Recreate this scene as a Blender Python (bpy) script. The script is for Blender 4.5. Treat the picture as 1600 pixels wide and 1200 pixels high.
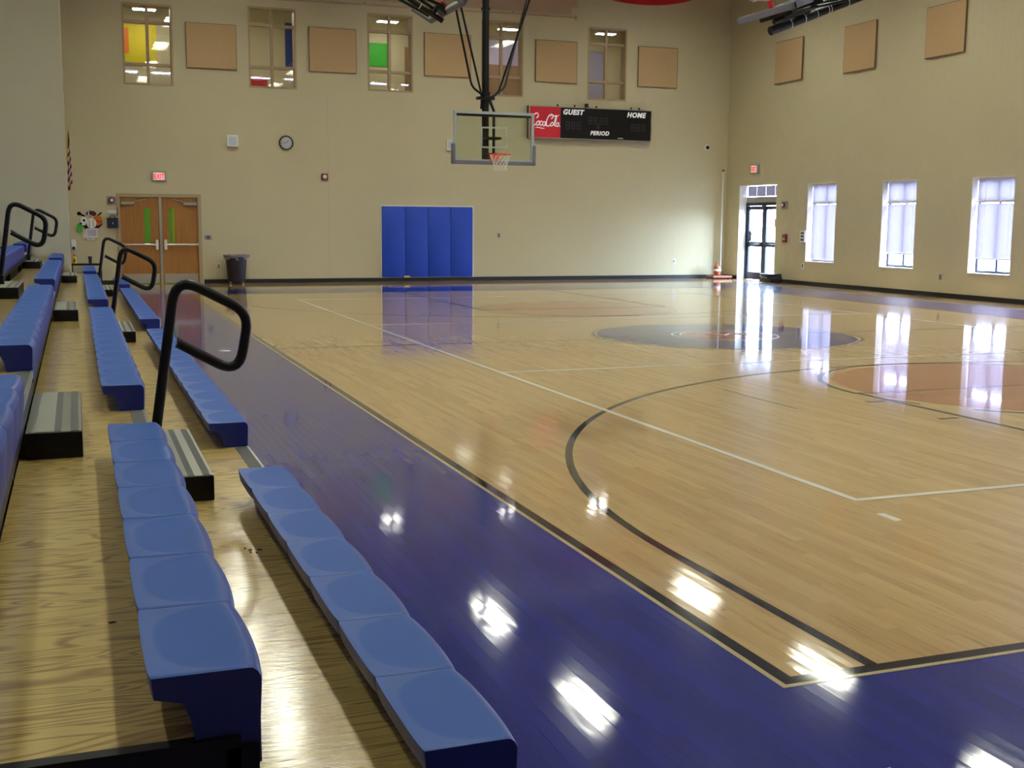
import bpy, bmesh, math, random
from mathutils import Vector, Matrix
random.seed(7)
for o in list(bpy.data.objects): bpy.data.objects.remove(o)
S = bpy.context.scene
COL = S.collection
PI = math.pi

# ------------------------------------------------------------------ camera, sky, exposure
CAMP = (-4.0822, -5.4120, 1.5507); YAW, PIT, ROLL, FPX = 0.354672, 0.136640, 0.007049, 1831.8
fw = Vector((math.sin(YAW)*math.cos(PIT), math.cos(YAW)*math.cos(PIT), -math.sin(PIT)))
rt = Vector((math.cos(YAW), -math.sin(YAW), 0)); up = rt.cross(fw)
r2 = rt*math.cos(ROLL) + up*math.sin(ROLL); u2 = up*math.cos(ROLL) - rt*math.sin(ROLL)
cd = bpy.data.cameras.new('camera'); cam = bpy.data.objects.new('camera', cd); COL.objects.link(cam)
cd.sensor_width = 36; cd.lens = FPX*36/1600; cd.clip_end = 200; cd.clip_start = 0.05
M = Matrix((r2, u2, -fw)).transposed().to_4x4(); M.translation = Vector(CAMP); cam.matrix_world = M
S.camera = cam
W = bpy.data.worlds.new('world'); S.world = W; W.use_nodes = True
bg = W.node_tree.nodes['Background']; bg.inputs[0].default_value = (0.52, 0.62, 1.0, 1); bg.inputs[1].default_value = 48.0
LAMP = 27.0          # ceiling fixture diffusers
S.view_settings.view_transform = 'Standard'; S.view_settings.look = 'None'
S.view_settings.gamma = 1; S.view_settings.use_curve_mapping = False
S.view_settings.exposure = 0.60

def in_frame(p, m=0):
    d = Vector(p) - Vector(CAMP); z = d.dot(fw)
    if z < 0.3: return False
    x = 800 + FPX*d.dot(r2)/z; y = 600 - FPX*d.dot(u2)/z
    return -m < x < 1600+m and -m < y < 1200+m
def depth(p): return (Vector(p) - Vector(CAMP)).dot(fw)

# ------------------------------------------------------------------ materials
def mat(name, col, rough=0.6, metal=0, coat=0, coat_r=0.05, spec=0.5, emit=None, es=0, alpha=1):
    m = bpy.data.materials.new(name); m.use_nodes = True
    b = m.node_tree.nodes['Principled BSDF']
    b.inputs['Base Color'].default_value = (*col, 1); b.inputs['Roughness'].default_value = rough
    b.inputs['Metallic'].default_value = metal; b.inputs['Coat Weight'].default_value = coat
    b.inputs['Coat Roughness'].default_value = coat_r; b.inputs['Specular IOR Level'].default_value = spec
    if emit: b.inputs['Emission Color'].default_value = (*emit, 1); b.inputs['Emission Strength'].default_value = es
    return m
def sr(r, g, b):
    f = lambda c: (c/255/12.92) if c/255 <= 0.04045 else ((c/255+0.055)/1.055)**2.4
    return (f(r), f(g), f(b))
class NT:
    def __init__(s, m): s.t = m.node_tree; s.b = s.t.nodes['Principled BSDF']
    def n(s, typ, **k):
        q = s.t.nodes.new(typ)
        for a, v in k.items():
            if a == 'op': q.operation = v
            elif a == 'inp':
                for i, x in v.items():
                    if hasattr(x, 'is_output'): s.t.links.new(x, q.inputs[i])
                    else: q.inputs[i].default_value = x
            else: setattr(q, a, v)
        return q
    def math(s, op, a, b=0.0, c=0.0):
        return s.n('ShaderNodeMath', op=op, inp={0: a, 1: b, 2: c}).outputs[0]
    def mix(s, f, a, b):
        q = s.n('ShaderNodeMix', data_type='RGBA')
        for i, x in ((0, f), (6, a), (7, b)):
            if hasattr(x, 'is_output'): s.t.links.new(x, q.inputs[i])
            else: q.inputs[i].default_value = (*x, 1) if isinstance(x, tuple) and len(x) == 3 else x
        return q.outputs[2]
    def link(s, a, name): s.t.links.new(a, s.b.inputs[name])
    def bump(s, h, strength, dist=0.01, names=('Normal',)):
        q = s.n('ShaderNodeBump', inp={'Height': h, 'Strength': strength, 'Distance': dist})
        for nm in names: s.link(q.outputs[0], nm)

def noisy(name, col, scale=8, amt=0.08, rough=0.7, bump=0.0, bscale=60, **k):
    m = mat(name, col, rough, **k); N = NT(m)
    pos = N.n('ShaderNodeNewGeometry').outputs['Position']
    nz = N.n('ShaderNodeTexNoise', inp={'Vector': pos, 'Scale': scale, 'Detail': 3.0})
    c2 = tuple(c*(1-amt) for c in col); c3 = tuple(min(1, c*(1+amt)) for c in col)
    N.link(N.mix(nz.outputs[0], c2, c3), 'Base Color')
    if bump:
        n2 = N.n('ShaderNodeTexNoise', inp={'Vector': pos, 'Scale': bscale, 'Detail': 2.0})
        N.bump(n2.outputs[0], bump, 0.004)
    return m
m_wall = noisy('painted_block', sr(194, 184, 151), 1.2, 0.03, 0.75, 0.35, 70)
m_alc = noisy('painted_block_alcove_lit', sr(196, 192, 168), 1.2, 0.03, 0.75, 0.35, 70)  # wall paint again, with the alcove's different light put into its colour
m_upper = noisy('block_tan', sr(184, 156, 130), 1.2, 0.03, 0.75)  # browner tan for the top of the back wall and the conduit
m_ceil = noisy('ceiling_deck', sr(84, 72, 60), 2, 0.05, 0.8)
m_trim = mat('trim_white', sr(225, 222, 214), 0.5)
m_black = mat('black_steel', (0.004, 0.003, 0.004), 0.4, spec=0.3)
m_rubber = mat('black_vinyl_base', (0.006, 0.006, 0.010), 0.45)
m_acou = noisy('tan_fabric', sr(188, 158, 116), 40, 0.10, 0.95, 0.3, 300)
m_acou_e = mat('tan_fabric_edge', sr(120, 98, 72), 0.9)
m_wframe = mat('painted_frame', sr(168, 146, 112), 0.5)
m_alu = mat('brushed_aluminium', sr(176, 178, 170), 0.35, metal=0.85)
m_grip = noisy('grey_grip', sr(98, 100, 98), 200, 0.15, 0.8)
m_grip2 = noisy('pale_grip', sr(150, 152, 140), 200, 0.12, 0.6)
m_pad = noisy('blue_vinyl', sr(18, 66, 186), 3, 0.05, 0.45, 0.1, 20)
m_white = mat('white_plastic', sr(222, 222, 218), 0.5)
m_grey = mat('grey_plastic', sr(150, 150, 148), 0.5)
m_red = mat('red_enamel', sr(200, 28, 36), 0.4)
m_darkred = mat('dark_red', sr(120, 40, 44), 0.5)
m_orange = mat('orange_steel', sr(226, 70, 20), 0.4)
m_net = mat('white_cord', sr(228, 224, 214), 0.8)
m_bbframe = mat('grey_steel_frame', sr(168, 182, 182), 0.4)
m_bbpad = mat('grey_foam_pad', sr(112, 112, 128), 0.7)
def seat_material():
    m = mat('blue_polymer', sr(36, 84, 170), 0.55, spec=0.3); N = NT(m)
    sp = N.n('ShaderNodeSeparateXYZ', inp={0: N.n('ShaderNodeTexCoord').outputs['Object']})
    ax = N.math('POWER', N.math('ABSOLUTE', N.math('DIVIDE', N.math('SUBTRACT', sp.outputs[0], 0.22), 0.200)), 2.4)
    ay = N.math('POWER', N.math('ABSOLUTE', N.math('DIVIDE', N.math('SUBTRACT', sp.outputs[1], 0.2285), 0.219)), 3.0)
    d = N.math('ADD', ax, ay)
    f = N.n('ShaderNodeMapRange', inp={0: d, 1: 0.90, 2: 1.06, 3: 0.0, 4: 1.0}).outputs[0]
    N.link(N.mix(f, sr(38, 90, 176), sr(42, 92, 177)), 'Base Color')
    N.link(N.n('ShaderNodeMapRange', inp={0: f, 3: 0.56, 4: 0.42}).outputs[0], 'Roughness')
    pos = N.n('ShaderNodeNewGeometry').outputs['Position']
    nz = N.n('ShaderNodeTexNoise', inp={'Vector': pos, 'Scale': 420.0, 'Detail': 1.0}).outputs[0]
    N.bump(N.math('ADD', N.math('MULTIPLY', N.math('MULTIPLY', nz, 0.35), N.math('SUBTRACT', 1.0, f)), N.math('MULTIPLY', f, 0.5)), 0.5, 0.0012)
    return m
m_seat = seat_material()
m_seat_rim = mat('blue_polymer_rim', sr(32, 70, 160), 0.4, spec=0.35)
m_seat_shade = mat('blue_polymer_shaded', sr(26, 40, 132), 0.4)  # same blue polymer, darkened to put shade on fronts and ends
m_yellow = mat('yellow_plastic', sr(222, 190, 40), 0.4)
m_green = mat('green_paint', sr(60, 160, 50), 0.6)
m_ltgreen = mat('lime_paint', sr(128, 190, 60), 0.7)
m_bin = mat('dark_grey_plastic', sr(32, 30, 40), 0.5)
m_bag = mat('bin_liner', sr(120, 116, 122), 0.35)
m_paper = mat('paper', sr(226, 222, 216), 0.8)
m_steel = mat('kick_plate_steel', sr(200, 200, 196), 0.3, metal=0.9)
m_conc = noisy('exterior_concrete', sr(120, 120, 122), 3, 0.06, 0.9)
m_doorblk = mat('black_door_frame', (0.012, 0.011, 0.035), 0.3)

def glass(name, tint=(1, 1, 1), gl=0.06, rough=0.02):
    m = bpy.data.materials.new(name); m.use_nodes = True; t = m.node_tree; t.nodes.clear()
    o = t.nodes.new('ShaderNodeOutputMaterial'); mx = t.nodes.new('ShaderNodeMixShader')
    a = t.nodes.new('ShaderNodeBsdfTransparent'); g = t.nodes.new('ShaderNodeBsdfGlossy')
    a.inputs[0].default_value = (*tint, 1); g.inputs['Roughness'].default_value = rough; mx.inputs[0].default_value = gl
    t.links.new(a.outputs[0], mx.inputs[1]); t.links.new(g.outputs[0], mx.inputs[2]); t.links.new(mx.outputs[0], o.inputs[0])
    return m
m_glass = glass('window_glass'); m_glassd = glass('door_glass', (0.9, 0.97, 0.92), 0.07); m_bbglass = glass('backboard_glass', (0.93, 0.97, 0.93), 0.07)
def translucent(name, col, f=0.6):
    m = bpy.data.materials.new(name); m.use_nodes = True; t = m.node_tree; t.nodes.clear()
    o = t.nodes.new('ShaderNodeOutputMaterial'); mx = t.nodes.new('ShaderNodeMixShader')
    a = t.nodes.new('ShaderNodeBsdfDiffuse'); g = t.nodes.new('ShaderNodeBsdfTranslucent')
    a.inputs[0].default_value = (*col, 1); g.inputs[0].default_value = (*col, 1); mx.inputs[0].default_value = f
    t.links.new(a.outputs[0], mx.inputs[1]); t.links.new(g.outputs[0], mx.inputs[2]); t.links.new(mx.outputs[0], o.inputs[0])
    return m
m_blind = translucent('blind_slat', (0.25, 0.23, 0.235), 0.22)

# court floor: strips along Y, boards of length BL; the border is painted blue
SW, BL = 0.0572, 0.92
XS, YB, XR, YF = -1.900, -2.185, 10.90, 20.18
def court_material(name):
    m = mat(name, (0.5, 0.35, 0.18), 0.42, coat=1.0, coat_r=0.035, spec=0.07); N = NT(m)
    pos = N.n('ShaderNodeNewGeometry').outputs['Position']
    sp = N.n('ShaderNodeSeparateXYZ', inp={0: pos}); X, Y = sp.outputs[0], sp.outputs[1]
    i = N.math('FLOOR', N.math('DIVIDE', X, SW))
    off = N.math('FRACT', N.math('ADD', N.math('MULTIPLY', i, 0.381966), 200.0))
    n = N.math('FLOOR', N.math('ADD', N.math('DIVIDE', Y, BL), off))
    cv = N.n('ShaderNodeCombineXYZ', inp={0: i, 1: n})
    wn = N.n('ShaderNodeTexWhiteNoise', noise_dimensions='2D', inp={'Vector': cv.outputs[0]}).outputs[0]
    gv = N.n('ShaderNodeVectorMath', operation='MULTIPLY', inp={0: pos, 1: (55, 2.6, 1)})
    gv2 = N.n('ShaderNodeVectorMath', operation='ADD', inp={0: gv.outputs[0], 1: wn})
    gr = N.n('ShaderNodeTexNoise', inp={'Vector': gv2.outputs[0], 'Scale': 1.0, 'Detail': 4.0, 'Roughness': 0.6}).outputs[0]
    base = N.mix(wn, sr(190, 154, 100), sr(206, 174, 118))
    g2 = N.n('ShaderNodeMapRange', inp={0: gr, 1: 0.55, 2: 0.74, 3: 0.0, 4: 0.55}).outputs[0]
    base = N.mix(g2, base, sr(150, 104, 58))
    dk = N.n('ShaderNodeMapRange', inp={0: wn, 1: 0.93, 2: 1.0, 3: 0.0, 4: 0.25}).outputs[0]
    base = N.mix(dk, base, sr(146, 102, 60))
    def outside(x0, y0, x1, y1):
        a = N.math('LESS_THAN', X, x0); b = N.math('GREATER_THAN', X, x1)
        c = N.math('LESS_THAN', Y, y0); d = N.math('GREATER_THAN', Y, y1)
        return N.math('MAXIMUM', N.math('MAXIMUM', a, b), N.math('MAXIMUM', c, d))
    blue = N.math('MULTIPLY', outside(XS, YB, XR, YF), N.math('SUBTRACT', 1.0, outside(-5.0, -4.4, XR+1.55, YF+1.7)))
    bcol = N.mix(wn, sr(12, 24, 122), sr(20, 32, 140))
    N.link(N.mix(blue, base, bcol), 'Base Color')
    # fine relief: slight cupping of the strips plus long waviness of the finish
    fx = N.math('FRACT', N.math('DIVIDE', X, SW))
    cup = N.math('MULTIPLY', N.math('SUBTRACT', fx, 0.5), N.math('SUBTRACT', fx, 0.5))
    wv = N.n('ShaderNodeVectorMath', operation='MULTIPLY', inp={0: pos, 1: (9, 2.2, 1)})
    w1 = N.n('ShaderNodeTexNoise', inp={'Vector': wv.outputs[0], 'Scale': 1.0, 'Detail': 2.0}).outputs[0]
    tilt = N.math('MULTIPLY', N.math('SUBTRACT', fx, 0.5), N.math('SUBTRACT', wn, 0.5))
    h = N.math('ADD', N.math('MULTIPLY', w1, 0.9), N.math('ADD', N.math('MULTIPLY', cup, 0.30), N.math('MULTIPLY', tilt, 0.02)))
    q = N.n('ShaderNodeBump', inp={'Height': h, 'Strength': 0.5, 'Distance': 0.0013})
    N.link(q.outputs[0], 'Normal'); N.link(q.outputs[0], 'Coat Normal')
    rn = N.n('ShaderNodeTexNoise', inp={'Vector': pos, 'Scale': 1.3, 'Detail': 3.0}).outputs[0]
    N.link(N.n('ShaderNodeMapRange', inp={0: rn, 3: 0.04, 4: 0.075}).outputs[0], 'Coat Roughness')
    return m
m_court = court_material('maple_court')
def paint(name, c): return mat(name, c, 0.42, coat=1.0, coat_r=0.05, spec=0.05)
m_lwhite = paint('line_white', sr(238, 234, 226)); m_lblack = paint('line_black', sr(22, 14, 18)); m_lorange = paint('stain_orange', sr(176, 106, 56))
m_lblue = paint('paint_blue', sr(26, 28, 112)); m_lred = paint('paint_red', sr(150, 40, 48)); m_lgrey = paint('scuff_grey', sr(150, 138, 112))
m_lwood = paint('bare_wood_edge', sr(200, 184, 140))

def ply_material():
    m = mat('plywood', (0.6, 0.45, 0.2), 0.4, coat=0.9, coat_r=0.12); N = NT(m)
    pos = N.n('ShaderNodeNewGeometry').outputs['Position']
    v = N.n('ShaderNodeVectorMath', operation='MULTIPLY', inp={0: pos, 1: (1.6, 11.0, 3.0)})
    d = N.n('ShaderNodeTexNoise', inp={'Vector': v.outputs[0], 'Scale': 0.55, 'Detail': 2.0, 'Distortion': 0.6}).outputs[0]
    # contour lines of a stretched noise field: cathedral grain of rotary-cut pine
    s = N.math('SINE', N.math('MULTIPLY', d, 105.0))
    s = N.n('ShaderNodeMapRange', inp={0: s, 1: 0.0, 2: 1.0, 3: 0.0, 4: 0.85}).outputs[0]
    v2 = N.n('ShaderNodeVectorMath', operation='MULTIPLY', inp={0: pos, 1: (8, 160, 3)})
    f = N.n('ShaderNodeTexNoise', inp={'Vector': v2.outputs[0], 'Scale': 1.0, 'Detail': 3.0}).outputs[0]
    c = N.mix(f, sr(214, 184, 96), sr(238, 210, 130))
    c = N.mix(N.math('MULTIPLY', s, N.math('MULTIPLY_ADD', f, 1.0, 0.25)), c, sr(142, 92, 34))
    N.link(c, 'Base Color')
    N.bump(N.math('ADD', f, N.math('MULTIPLY', s, 0.3)), 0.25, 0.0012, ('Normal', 'Coat Normal'))
    return m
m_ply = ply_material()
def door_wood():
    m = mat('oak_veneer', sr(160, 100, 48), 0.4, coat=0.2); N = NT(m)
    pos = N.n('ShaderNodeNewGeometry').outputs['Position']
    v = N.n('ShaderNodeVectorMath', operation='MULTIPLY', inp={0: pos, 1: (24, 24, 1.4)})
    f = N.n('ShaderNodeTexNoise', inp={'Vector': v.outputs[0], 'Scale': 1.0, 'Detail': 4.0}).outputs[0]
    N.link(N.mix(f, sr(140, 90, 38), sr(176, 122, 56)), 'Base Color'); return m
m_door = door_wood()
m_lamp = mat('lamp_diffuser', (0.8, 0.8, 0.8), 0.6, emit=(0.98, 1.0, 0.86), es=LAMP)
m_lamp2 = mat('dim_lamp_diffuser', (0.8, 0.8, 0.8), 0.6, emit=(0.98, 1.0, 0.86), es=LAMP*.45)
m_lampw = mat('corridor_lamp', (0.8, 0.8, 0.8), 0.6, emit=(1.0, 0.97, 0.92), es=34)
m_lampd = mat('dim_corridor_lamp', (0.8, 0.8, 0.8), 0.6, emit=(1.0, 0.97, 0.92), es=34)
m_exit = mat('exit_panel', sr(240, 200, 200), 0.4, emit=(1.0, 0.55, 0.55), es=0.35)
m_exit_t = mat('exit_letters', sr(220, 20, 30), 0.4, emit=(1.0, 0.02, 0.03), es=0.35)

# ------------------------------------------------------------------ mesh helpers
class MB:
    def __init__(s): s.v = []; s.f = []; s.m = []
    def add(s, vs, fs, mi=0):
        k = len(s.v); s.v += [tuple(v) for v in vs]; s.f += [tuple(i+k for i in f) for f in fs]; s.m += [mi]*len(fs); return s
    def box(s, x0, x1, y0, y1, z0, z1, mi=0):
        return s.add([(x0,y0,z0),(x1,y0,z0),(x1,y1,z0),(x0,y1,z0),(x0,y0,z1),(x1,y0,z1),(x1,y1,z1),(x0,y1,z1)],
                     [(0,3,2,1),(4,5,6,7),(0,1,5,4),(1,2,6,5),(2,3,7,6),(3,0,4,7)], mi)
    def bev(s, x0, x1, y0, y1, z0, z1, b=0.01, mi=0):     # box with chamfered edges
        bm = bmesh.new(); bmesh.ops.create_cube(bm, size=1)
        for v in bm.verts: v.co = Vector((x0+(v.co.x+.5)*(x1-x0), y0+(v.co.y+.5)*(y1-y0), z0+(v.co.z+.5)*(z1-z0)))
        bmesh.ops.bevel(bm, geom=bm.edges[:], offset=b, segments=2, affect='EDGES', profile=0.5)
        bm.verts.index_update()
        s.add([v.co[:] for v in bm.verts], [[v.index for v in f.verts] for f in bm.faces], mi); bm.free(); return s
    def tube(s, pts, r, n=10, mi=0, closed=False, cap=True):
        pts = [Vector(p) for p in pts]; N = len(pts); k = len(s.v)
        def tan(i):
            if closed: return (pts[(i+1) % N]-pts[i-1]).normalized()
            return (pts[min(i+1, N-1)]-pts[max(i-1, 0)]).normalized()
        t = tan(0); a = t.orthogonal().normalized(); vs = []
        for i in range(N):
            t = tan(i); a = (a - t*a.dot(t)).normalized(); b = t.cross(a)
            rr = r[i] if isinstance(r, (list, tuple)) else r
            vs += [pts[i] + (a*math.cos(2*PI*j/n)+b*math.sin(2*PI*j/n))*rr for j in range(n)]
        fs = []
        for i in range(N if closed else N-1):
            i2 = (i+1) % N
            for j in range(n): fs.append((i*n+j, i*n+(j+1) % n, i2*n+(j+1) % n, i2*n+j))
        if cap and not closed: fs += [tuple(range(n))[::-1], tuple((N-1)*n+j for j in range(n))]
        return s.add(vs, fs, mi)
    def prism(s, poly, axis, a, b, mi=0):                # poly: 2D points, extruded along axis from a to b
        n = len(poly)
        def P(p, t): return {'x': (t, p[0], p[1]), 'y': (p[0], t, p[1]), 'z': (p[0], p[1], t)}[axis]
        return s.add([P(p, a) for p in poly]+[P(p, b) for p in poly],
                     [tuple(range(n))[::-1], tuple(range(n, 2*n))]+[(i, (i+1) % n, n+(i+1) % n, n+i) for i in range(n)], mi)
    def lathe(s, prof, c=(0, 0, 0), n=24, axis='z', mi=0):
        vs = []
        for r, h in prof:
            for j in range(n):
                a = 2*PI*j/n; x, y = r*math.cos(a), r*math.sin(a)
                vs.append({'z': (c[0]+x, c[1]+y, c[2]+h), 'y': (c[0]+x, c[1]+h, c[2]+y), 'x': (c[0]+h, c[1]+x, c[2]+y)}[axis])
        fs = [(i*n+j, i*n+(j+1) % n, (i+1)*n+(j+1) % n, (i+1)*n+j) for i in range(len(prof)-1) for j in range(n)]
        fs += [tuple(range(n))[::-1], tuple((len(prof)-1)*n+j for j in range(n))]
        return s.add(vs, fs, mi)
    def obj(s, name, mats, parent=None, smooth=False, loc=None):
        me = bpy.data.meshes.new(name); me.from_pydata(s.v, [], s.f)
        for m in (mats if isinstance(mats, (list, tuple)) else [mats]): me.materials.append(m)
        me.polygons.foreach_set('material_index', s.m)
        bm = bmesh.new(); bm.from_mesh(me); bmesh.ops.recalc_face_normals(bm, faces=bm.faces[:]); bm.to_mesh(me); bm.free()
        if smooth:
            me.polygons.foreach_set('use_smooth', [True]*len(me.polygons))
            me.set_sharp_from_angle(angle=math.radians(38))
        me.update(); o = bpy.data.objects.new(name, me); COL.objects.link(o)
        if parent: o.parent = parent
        if loc: o.location = loc
        return o
def box(name, m, d, parent=None, b=0):
    q = MB(); (q.bev(*d, b) if b else q.box(*d)); return q.obj(name, m, parent)
def tag(o, label, cat, group=None):
    o['label'] = label; o['category'] = cat
    if group: o['group'] = group
    return o
def thing(name, label, cat, loc=(0, 0, 0), group=None):
    o = bpy.data.objects.new(name, None); COL.objects.link(o); o.location = loc; o.empty_display_size = 0.1
    return tag(o, label, cat, group)
def struct(o): o['kind'] = 'structure'; return o
def stuff(o): o['kind'] = 'stuff'; return o
def share(src, name, parent, loc, rot=None):
    o = src.copy(); o.name = name; COL.objects.link(o); o.parent = parent; o.location = loc
    if rot: o.rotation_euler = rot
    return o
def round_path(pts, r, n=6):
    pts = [Vector(p) for p in pts]; out = [pts[0]]
    for i in range(1, len(pts)-1):
        p = pts[i]; a = (pts[i-1]-p); b = (pts[i+1]-p); rr = min(r, a.length*.48, b.length*.48)
        A = p+a.normalized()*rr; B = p+b.normalized()*rr
        for k in range(n+1):
            t = k/n; out.append(A*(1-t)**2 + p*2*t*(1-t) + B*t*t)
    return out + [pts[-1]]
def bend_path(pts, rs, n=7):
    pts = [Vector(p) for p in pts]; out = [pts[0]]
    for i in range(1, len(pts)-1):
        p = pts[i]; a = (pts[i-1]-p).normalized(); b = (pts[i+1]-p).normalized(); A, B = p+a*rs[i-1], p+b*rs[i-1]
        for k in range(n+1): t = k/n; out.append(A*(1-t)**2 + p*2*t*(1-t) + B*t*t)
    return out + [pts[-1]]
def text(name, s, m, parent, size, loc, rot, ext=0.003, shear=0, bold=0.0, sx=1.0, align='LEFT'):
    c = bpy.data.curves.new(name, 'FONT'); c.body = s; c.size = size; c.extrude = ext; c.shear = shear; c.offset = bold
    c.align_x = align; c.space_character = 1.12 if bold > .005 else 1.0; c.resolution_u = 3
    t = bpy.data.objects.new(name, c); COL.objects.link(t); dg = bpy.context.evaluated_depsgraph_get()
    me = bpy.data.meshes.new_from_object(t.evaluated_get(dg)); bpy.data.objects.remove(t); me.materials.clear(); me.materials.append(m)
    o = bpy.data.objects.new(name, me); COL.objects.link(o); o.parent = parent; o.location = loc; o.rotation_euler = rot; o.scale = (sx, 1, 1)
    return o
RB = (PI/2, 0, 0)            # text on a wall that faces -Y
RR = (PI/2, 0, -PI/2)        # text on a wall that faces -X

# ------------------------------------------------------------------ room
YW, XW, ZC = 24.70, 13.65, 9.0
XL, XA, YA, YN = -7.6, -4.21, 20.12, -9.0
XO = XW + 0.30
floor = MB().box(XL-.3, XO, YN-.3, 4.0, -0.20, -0.012).box(XL-.3, XO, 4.0, YW+.3, -0.20, 0.0).obj('floor', m_court); struct(floor)

def wall_boxes(u0, u1, z0, z1, holes):
    us = sorted({u0, u1, *[h[0] for h in holes], *[h[1] for h in holes]}); zs = sorted({z0, z1, *[h[2] for h in holes], *[h[3] for h in holes]})
    out = []
    for a, b in zip(us, us[1:]):
        run = None
        for c, d in zip(zs, zs[1:]):
            mu, mz = (a+b)/2, (c+d)/2
            if any(h[0] < mu < h[1] and h[2] < mz < h[3] for h in holes):
                if run: out.append((a, b, *run)); run = None
            else: run = (run[0], d) if run else (c, d)
        if run: out.append((a, b, *run))
    return out
def clip(r, holes):
    rs = [r]
    for h in holes:
        nx = []
        for a, b, c, d in rs:
            if b <= h[0] or a >= h[1] or d <= h[2] or c >= h[3]: nx.append((a, b, c, d)); continue
            if a < h[0]: nx.append((a, h[0], c, d))
            if b > h[1]: nx.append((h[1], b, c, d))
            a2, b2 = max(a, h[0]), min(b, h[1])
            if c < h[2]: nx.append((a2, b2, c, h[2]))
            if d > h[3]: nx.append((a2, b2, h[3], d))
        rs = nx
    return [q for q in rs if q[1]-q[0] > .012 and q[3]-q[2] > .012]
BH, BLN, J, PR = 0.2032, 0.4064, 0.005, 0.0022
def block_wall(name, m, face, u0, u1, z0, z1, holes, thick, single=300, blocks=True, ztop=99, m_up=None):
    """face: ('y', Y, sign) wall whose room side looks along sign*axis; blocks stand PR proud of the core"""
    ax, F, sg = face
    def bx(q, a, b, c, d, t0, t1, mi=0):
        lo, hi = min(t0, t1), max(t0, t1)
        (q.box(a, b, lo, hi, c, d, mi) if ax == 'y' else q.box(lo, hi, a, b, c, d, mi))
    core = MB()
    for a, b, c, d in wall_boxes(u0, u1, z0, z1, holes): bx(core, a, b, c, d, F-sg*PR, F-sg*thick)
    w = struct(core.obj(name, m))
    if not blocks: return w
    full = []; rest = MB(); r = 0; z = z0
    while z < z1-.02:
        u = u0 - (BLN/2 if r % 2 else 0)
        while u < u1:
            q = (max(u+J/2, u0), min(u+BLN-J/2, u1), z+J/2, min(z+BH-J/2, z1))
            if q[1]-q[0] > .02 and q[3]-q[2] > .02:
                pc = clip(q, holes)
                for p in pc:
                    cp = ((p[0]+p[1])/2, F, (p[2]+p[3])/2) if ax == 'y' else (F, (p[0]+p[1])/2, (p[2]+p[3])/2)
                    full.append((depth(cp) + (0 if in_frame(cp) else 1000), p, cp))
            u += BLN
        z += BH; r += 1
    full.sort(key=lambda t: t[0]); cache = {}
    for k, (dd, p, cp) in enumerate(full):
        if k < single and dd < 900:
            key = (round(p[1]-p[0], 3), round(p[3]-p[2], 3))
            if key not in cache:
                q = MB(); a, b = (p[1]-p[0])/2, (p[3]-p[2])/2; bx(q, -a, a, -b, b, 0, -sg*(PR+.002)); cache[key] = q.obj('block', m, w, loc=cp)
            else: share(cache[key], 'block', w, cp)
        else: bx(rest, *p, F, F-sg*(PR+.002), 1 if (p[2] > ztop and p[1] < 8.9) else 0)
    if rest.v: stuff(rest.obj('blocks', [m, m_up or m], w))
    return w
# openings: (u0,u1,z0,z1)
UPW = [(-2.86, -1.70, 4.76, 6.66), (0.09, 1.27, 4.82, 6.77), (3.08, 4.28, 4.87, 6.80), (6.14, 7.33, 4.88, 6.84), (9.21, 10.38, 4.90, 6.84)]
DW = (-3.08, -1.20, 0.0, 2.14)
WB = block_wall('wall_back', m_wall, ('y', YW, -1), XA-.3, XO, 0, ZC, UPW+[DW], 0.30, ztop=7.05, m_up=m_upper)
MB().box(XA, 8.9, YW+.0008, YW+.0022, 7.11, ZC).obj('tan_band', m_upper, WB)
MB().box(2.028, 2.033, YW-.002, YW, .1, 4.7).obj('control_joint', m_grey, WB)
SWN = [(19.40, 20.64, 0.60, 2.60), (16.42, 17.62, 0.57, 2.58), (13.46, 14.68, 0.55, 2.56)]
DD = (22.07, 23.97, 0.0, 2.64)
EXTRA = [(10.5, 11.7, 0.55, 2.56), (7.5, 8.7, 0.55, 2.56)]
block_wall('wall_right', m_wall, ('x', XW, -1), YN-.3, YW, 0, ZC, SWN+EXTRA+[DD], 0.30)
block_wall('wall_alcove', m_alc, ('y', YA, -1), XL, XA, 0, ZC, [], 0.25)
struct(box('wall_sky_block', m_wall, (XL-.3, XA-.3, YW, YW+.3, -.2, ZC)))  # unseen wall added to keep sky light out of the corridor
struct(box('wall_corner', m_wall, (XA-.25, XA, YA+.25, YW, 0, ZC)))
struct(box('wall_left', m_alc, (XL-.3, XL, YN-.3, YA+.25, 0, ZC)))
struct(box('wall_front', m_wall, (XL, XW, YN-.3, YN, 0, ZC)))
ceil = MB().box(XL-.3, XO, YN-.3, YW+.3, ZC+.08, ZC+.25)
for k in range(int((YW-YN)/0.6)): y = YN+.3+k*.6; ceil.box(XL-.3, XO, y, y+.3, ZC, ZC+.08)
struct(ceil.obj('ceiling', m_ceil))
struct(MB().box(XA, DW[0]-.08, YW-.014, YW, 0, .10).box(DW[1]+.08, XW, YW-.014, YW, 0, .10).obj('baseboard_back', m_rubber))
struct(MB().box(XW-.014, XW, YN, DD[0], 0, .10).box(XW-.014, XW, DD[1], YW-.014, 0, .10).obj('baseboard_right', m_rubber))
# pale conduit high on the back wall, with its end bracket
t = tag(MB().tube([(-2.6, YW-.03, 6.93), (8.84, YW-.03, 7.05)], .018, 8).box(8.82, 8.86, YW-.05, YW, 6.99, 7.09).obj('conduit', m_upper), 'thin pinkish conduit running high along the back wall above the windows', 'conduit')
for x in (-1, 1, 3, 5, 7): MB().box(x, x+.04, YW-.05, YW, 6.94+.0105*(x+2), 7.0+.0105*(x+2)).obj('clip', m_upper, t)

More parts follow.
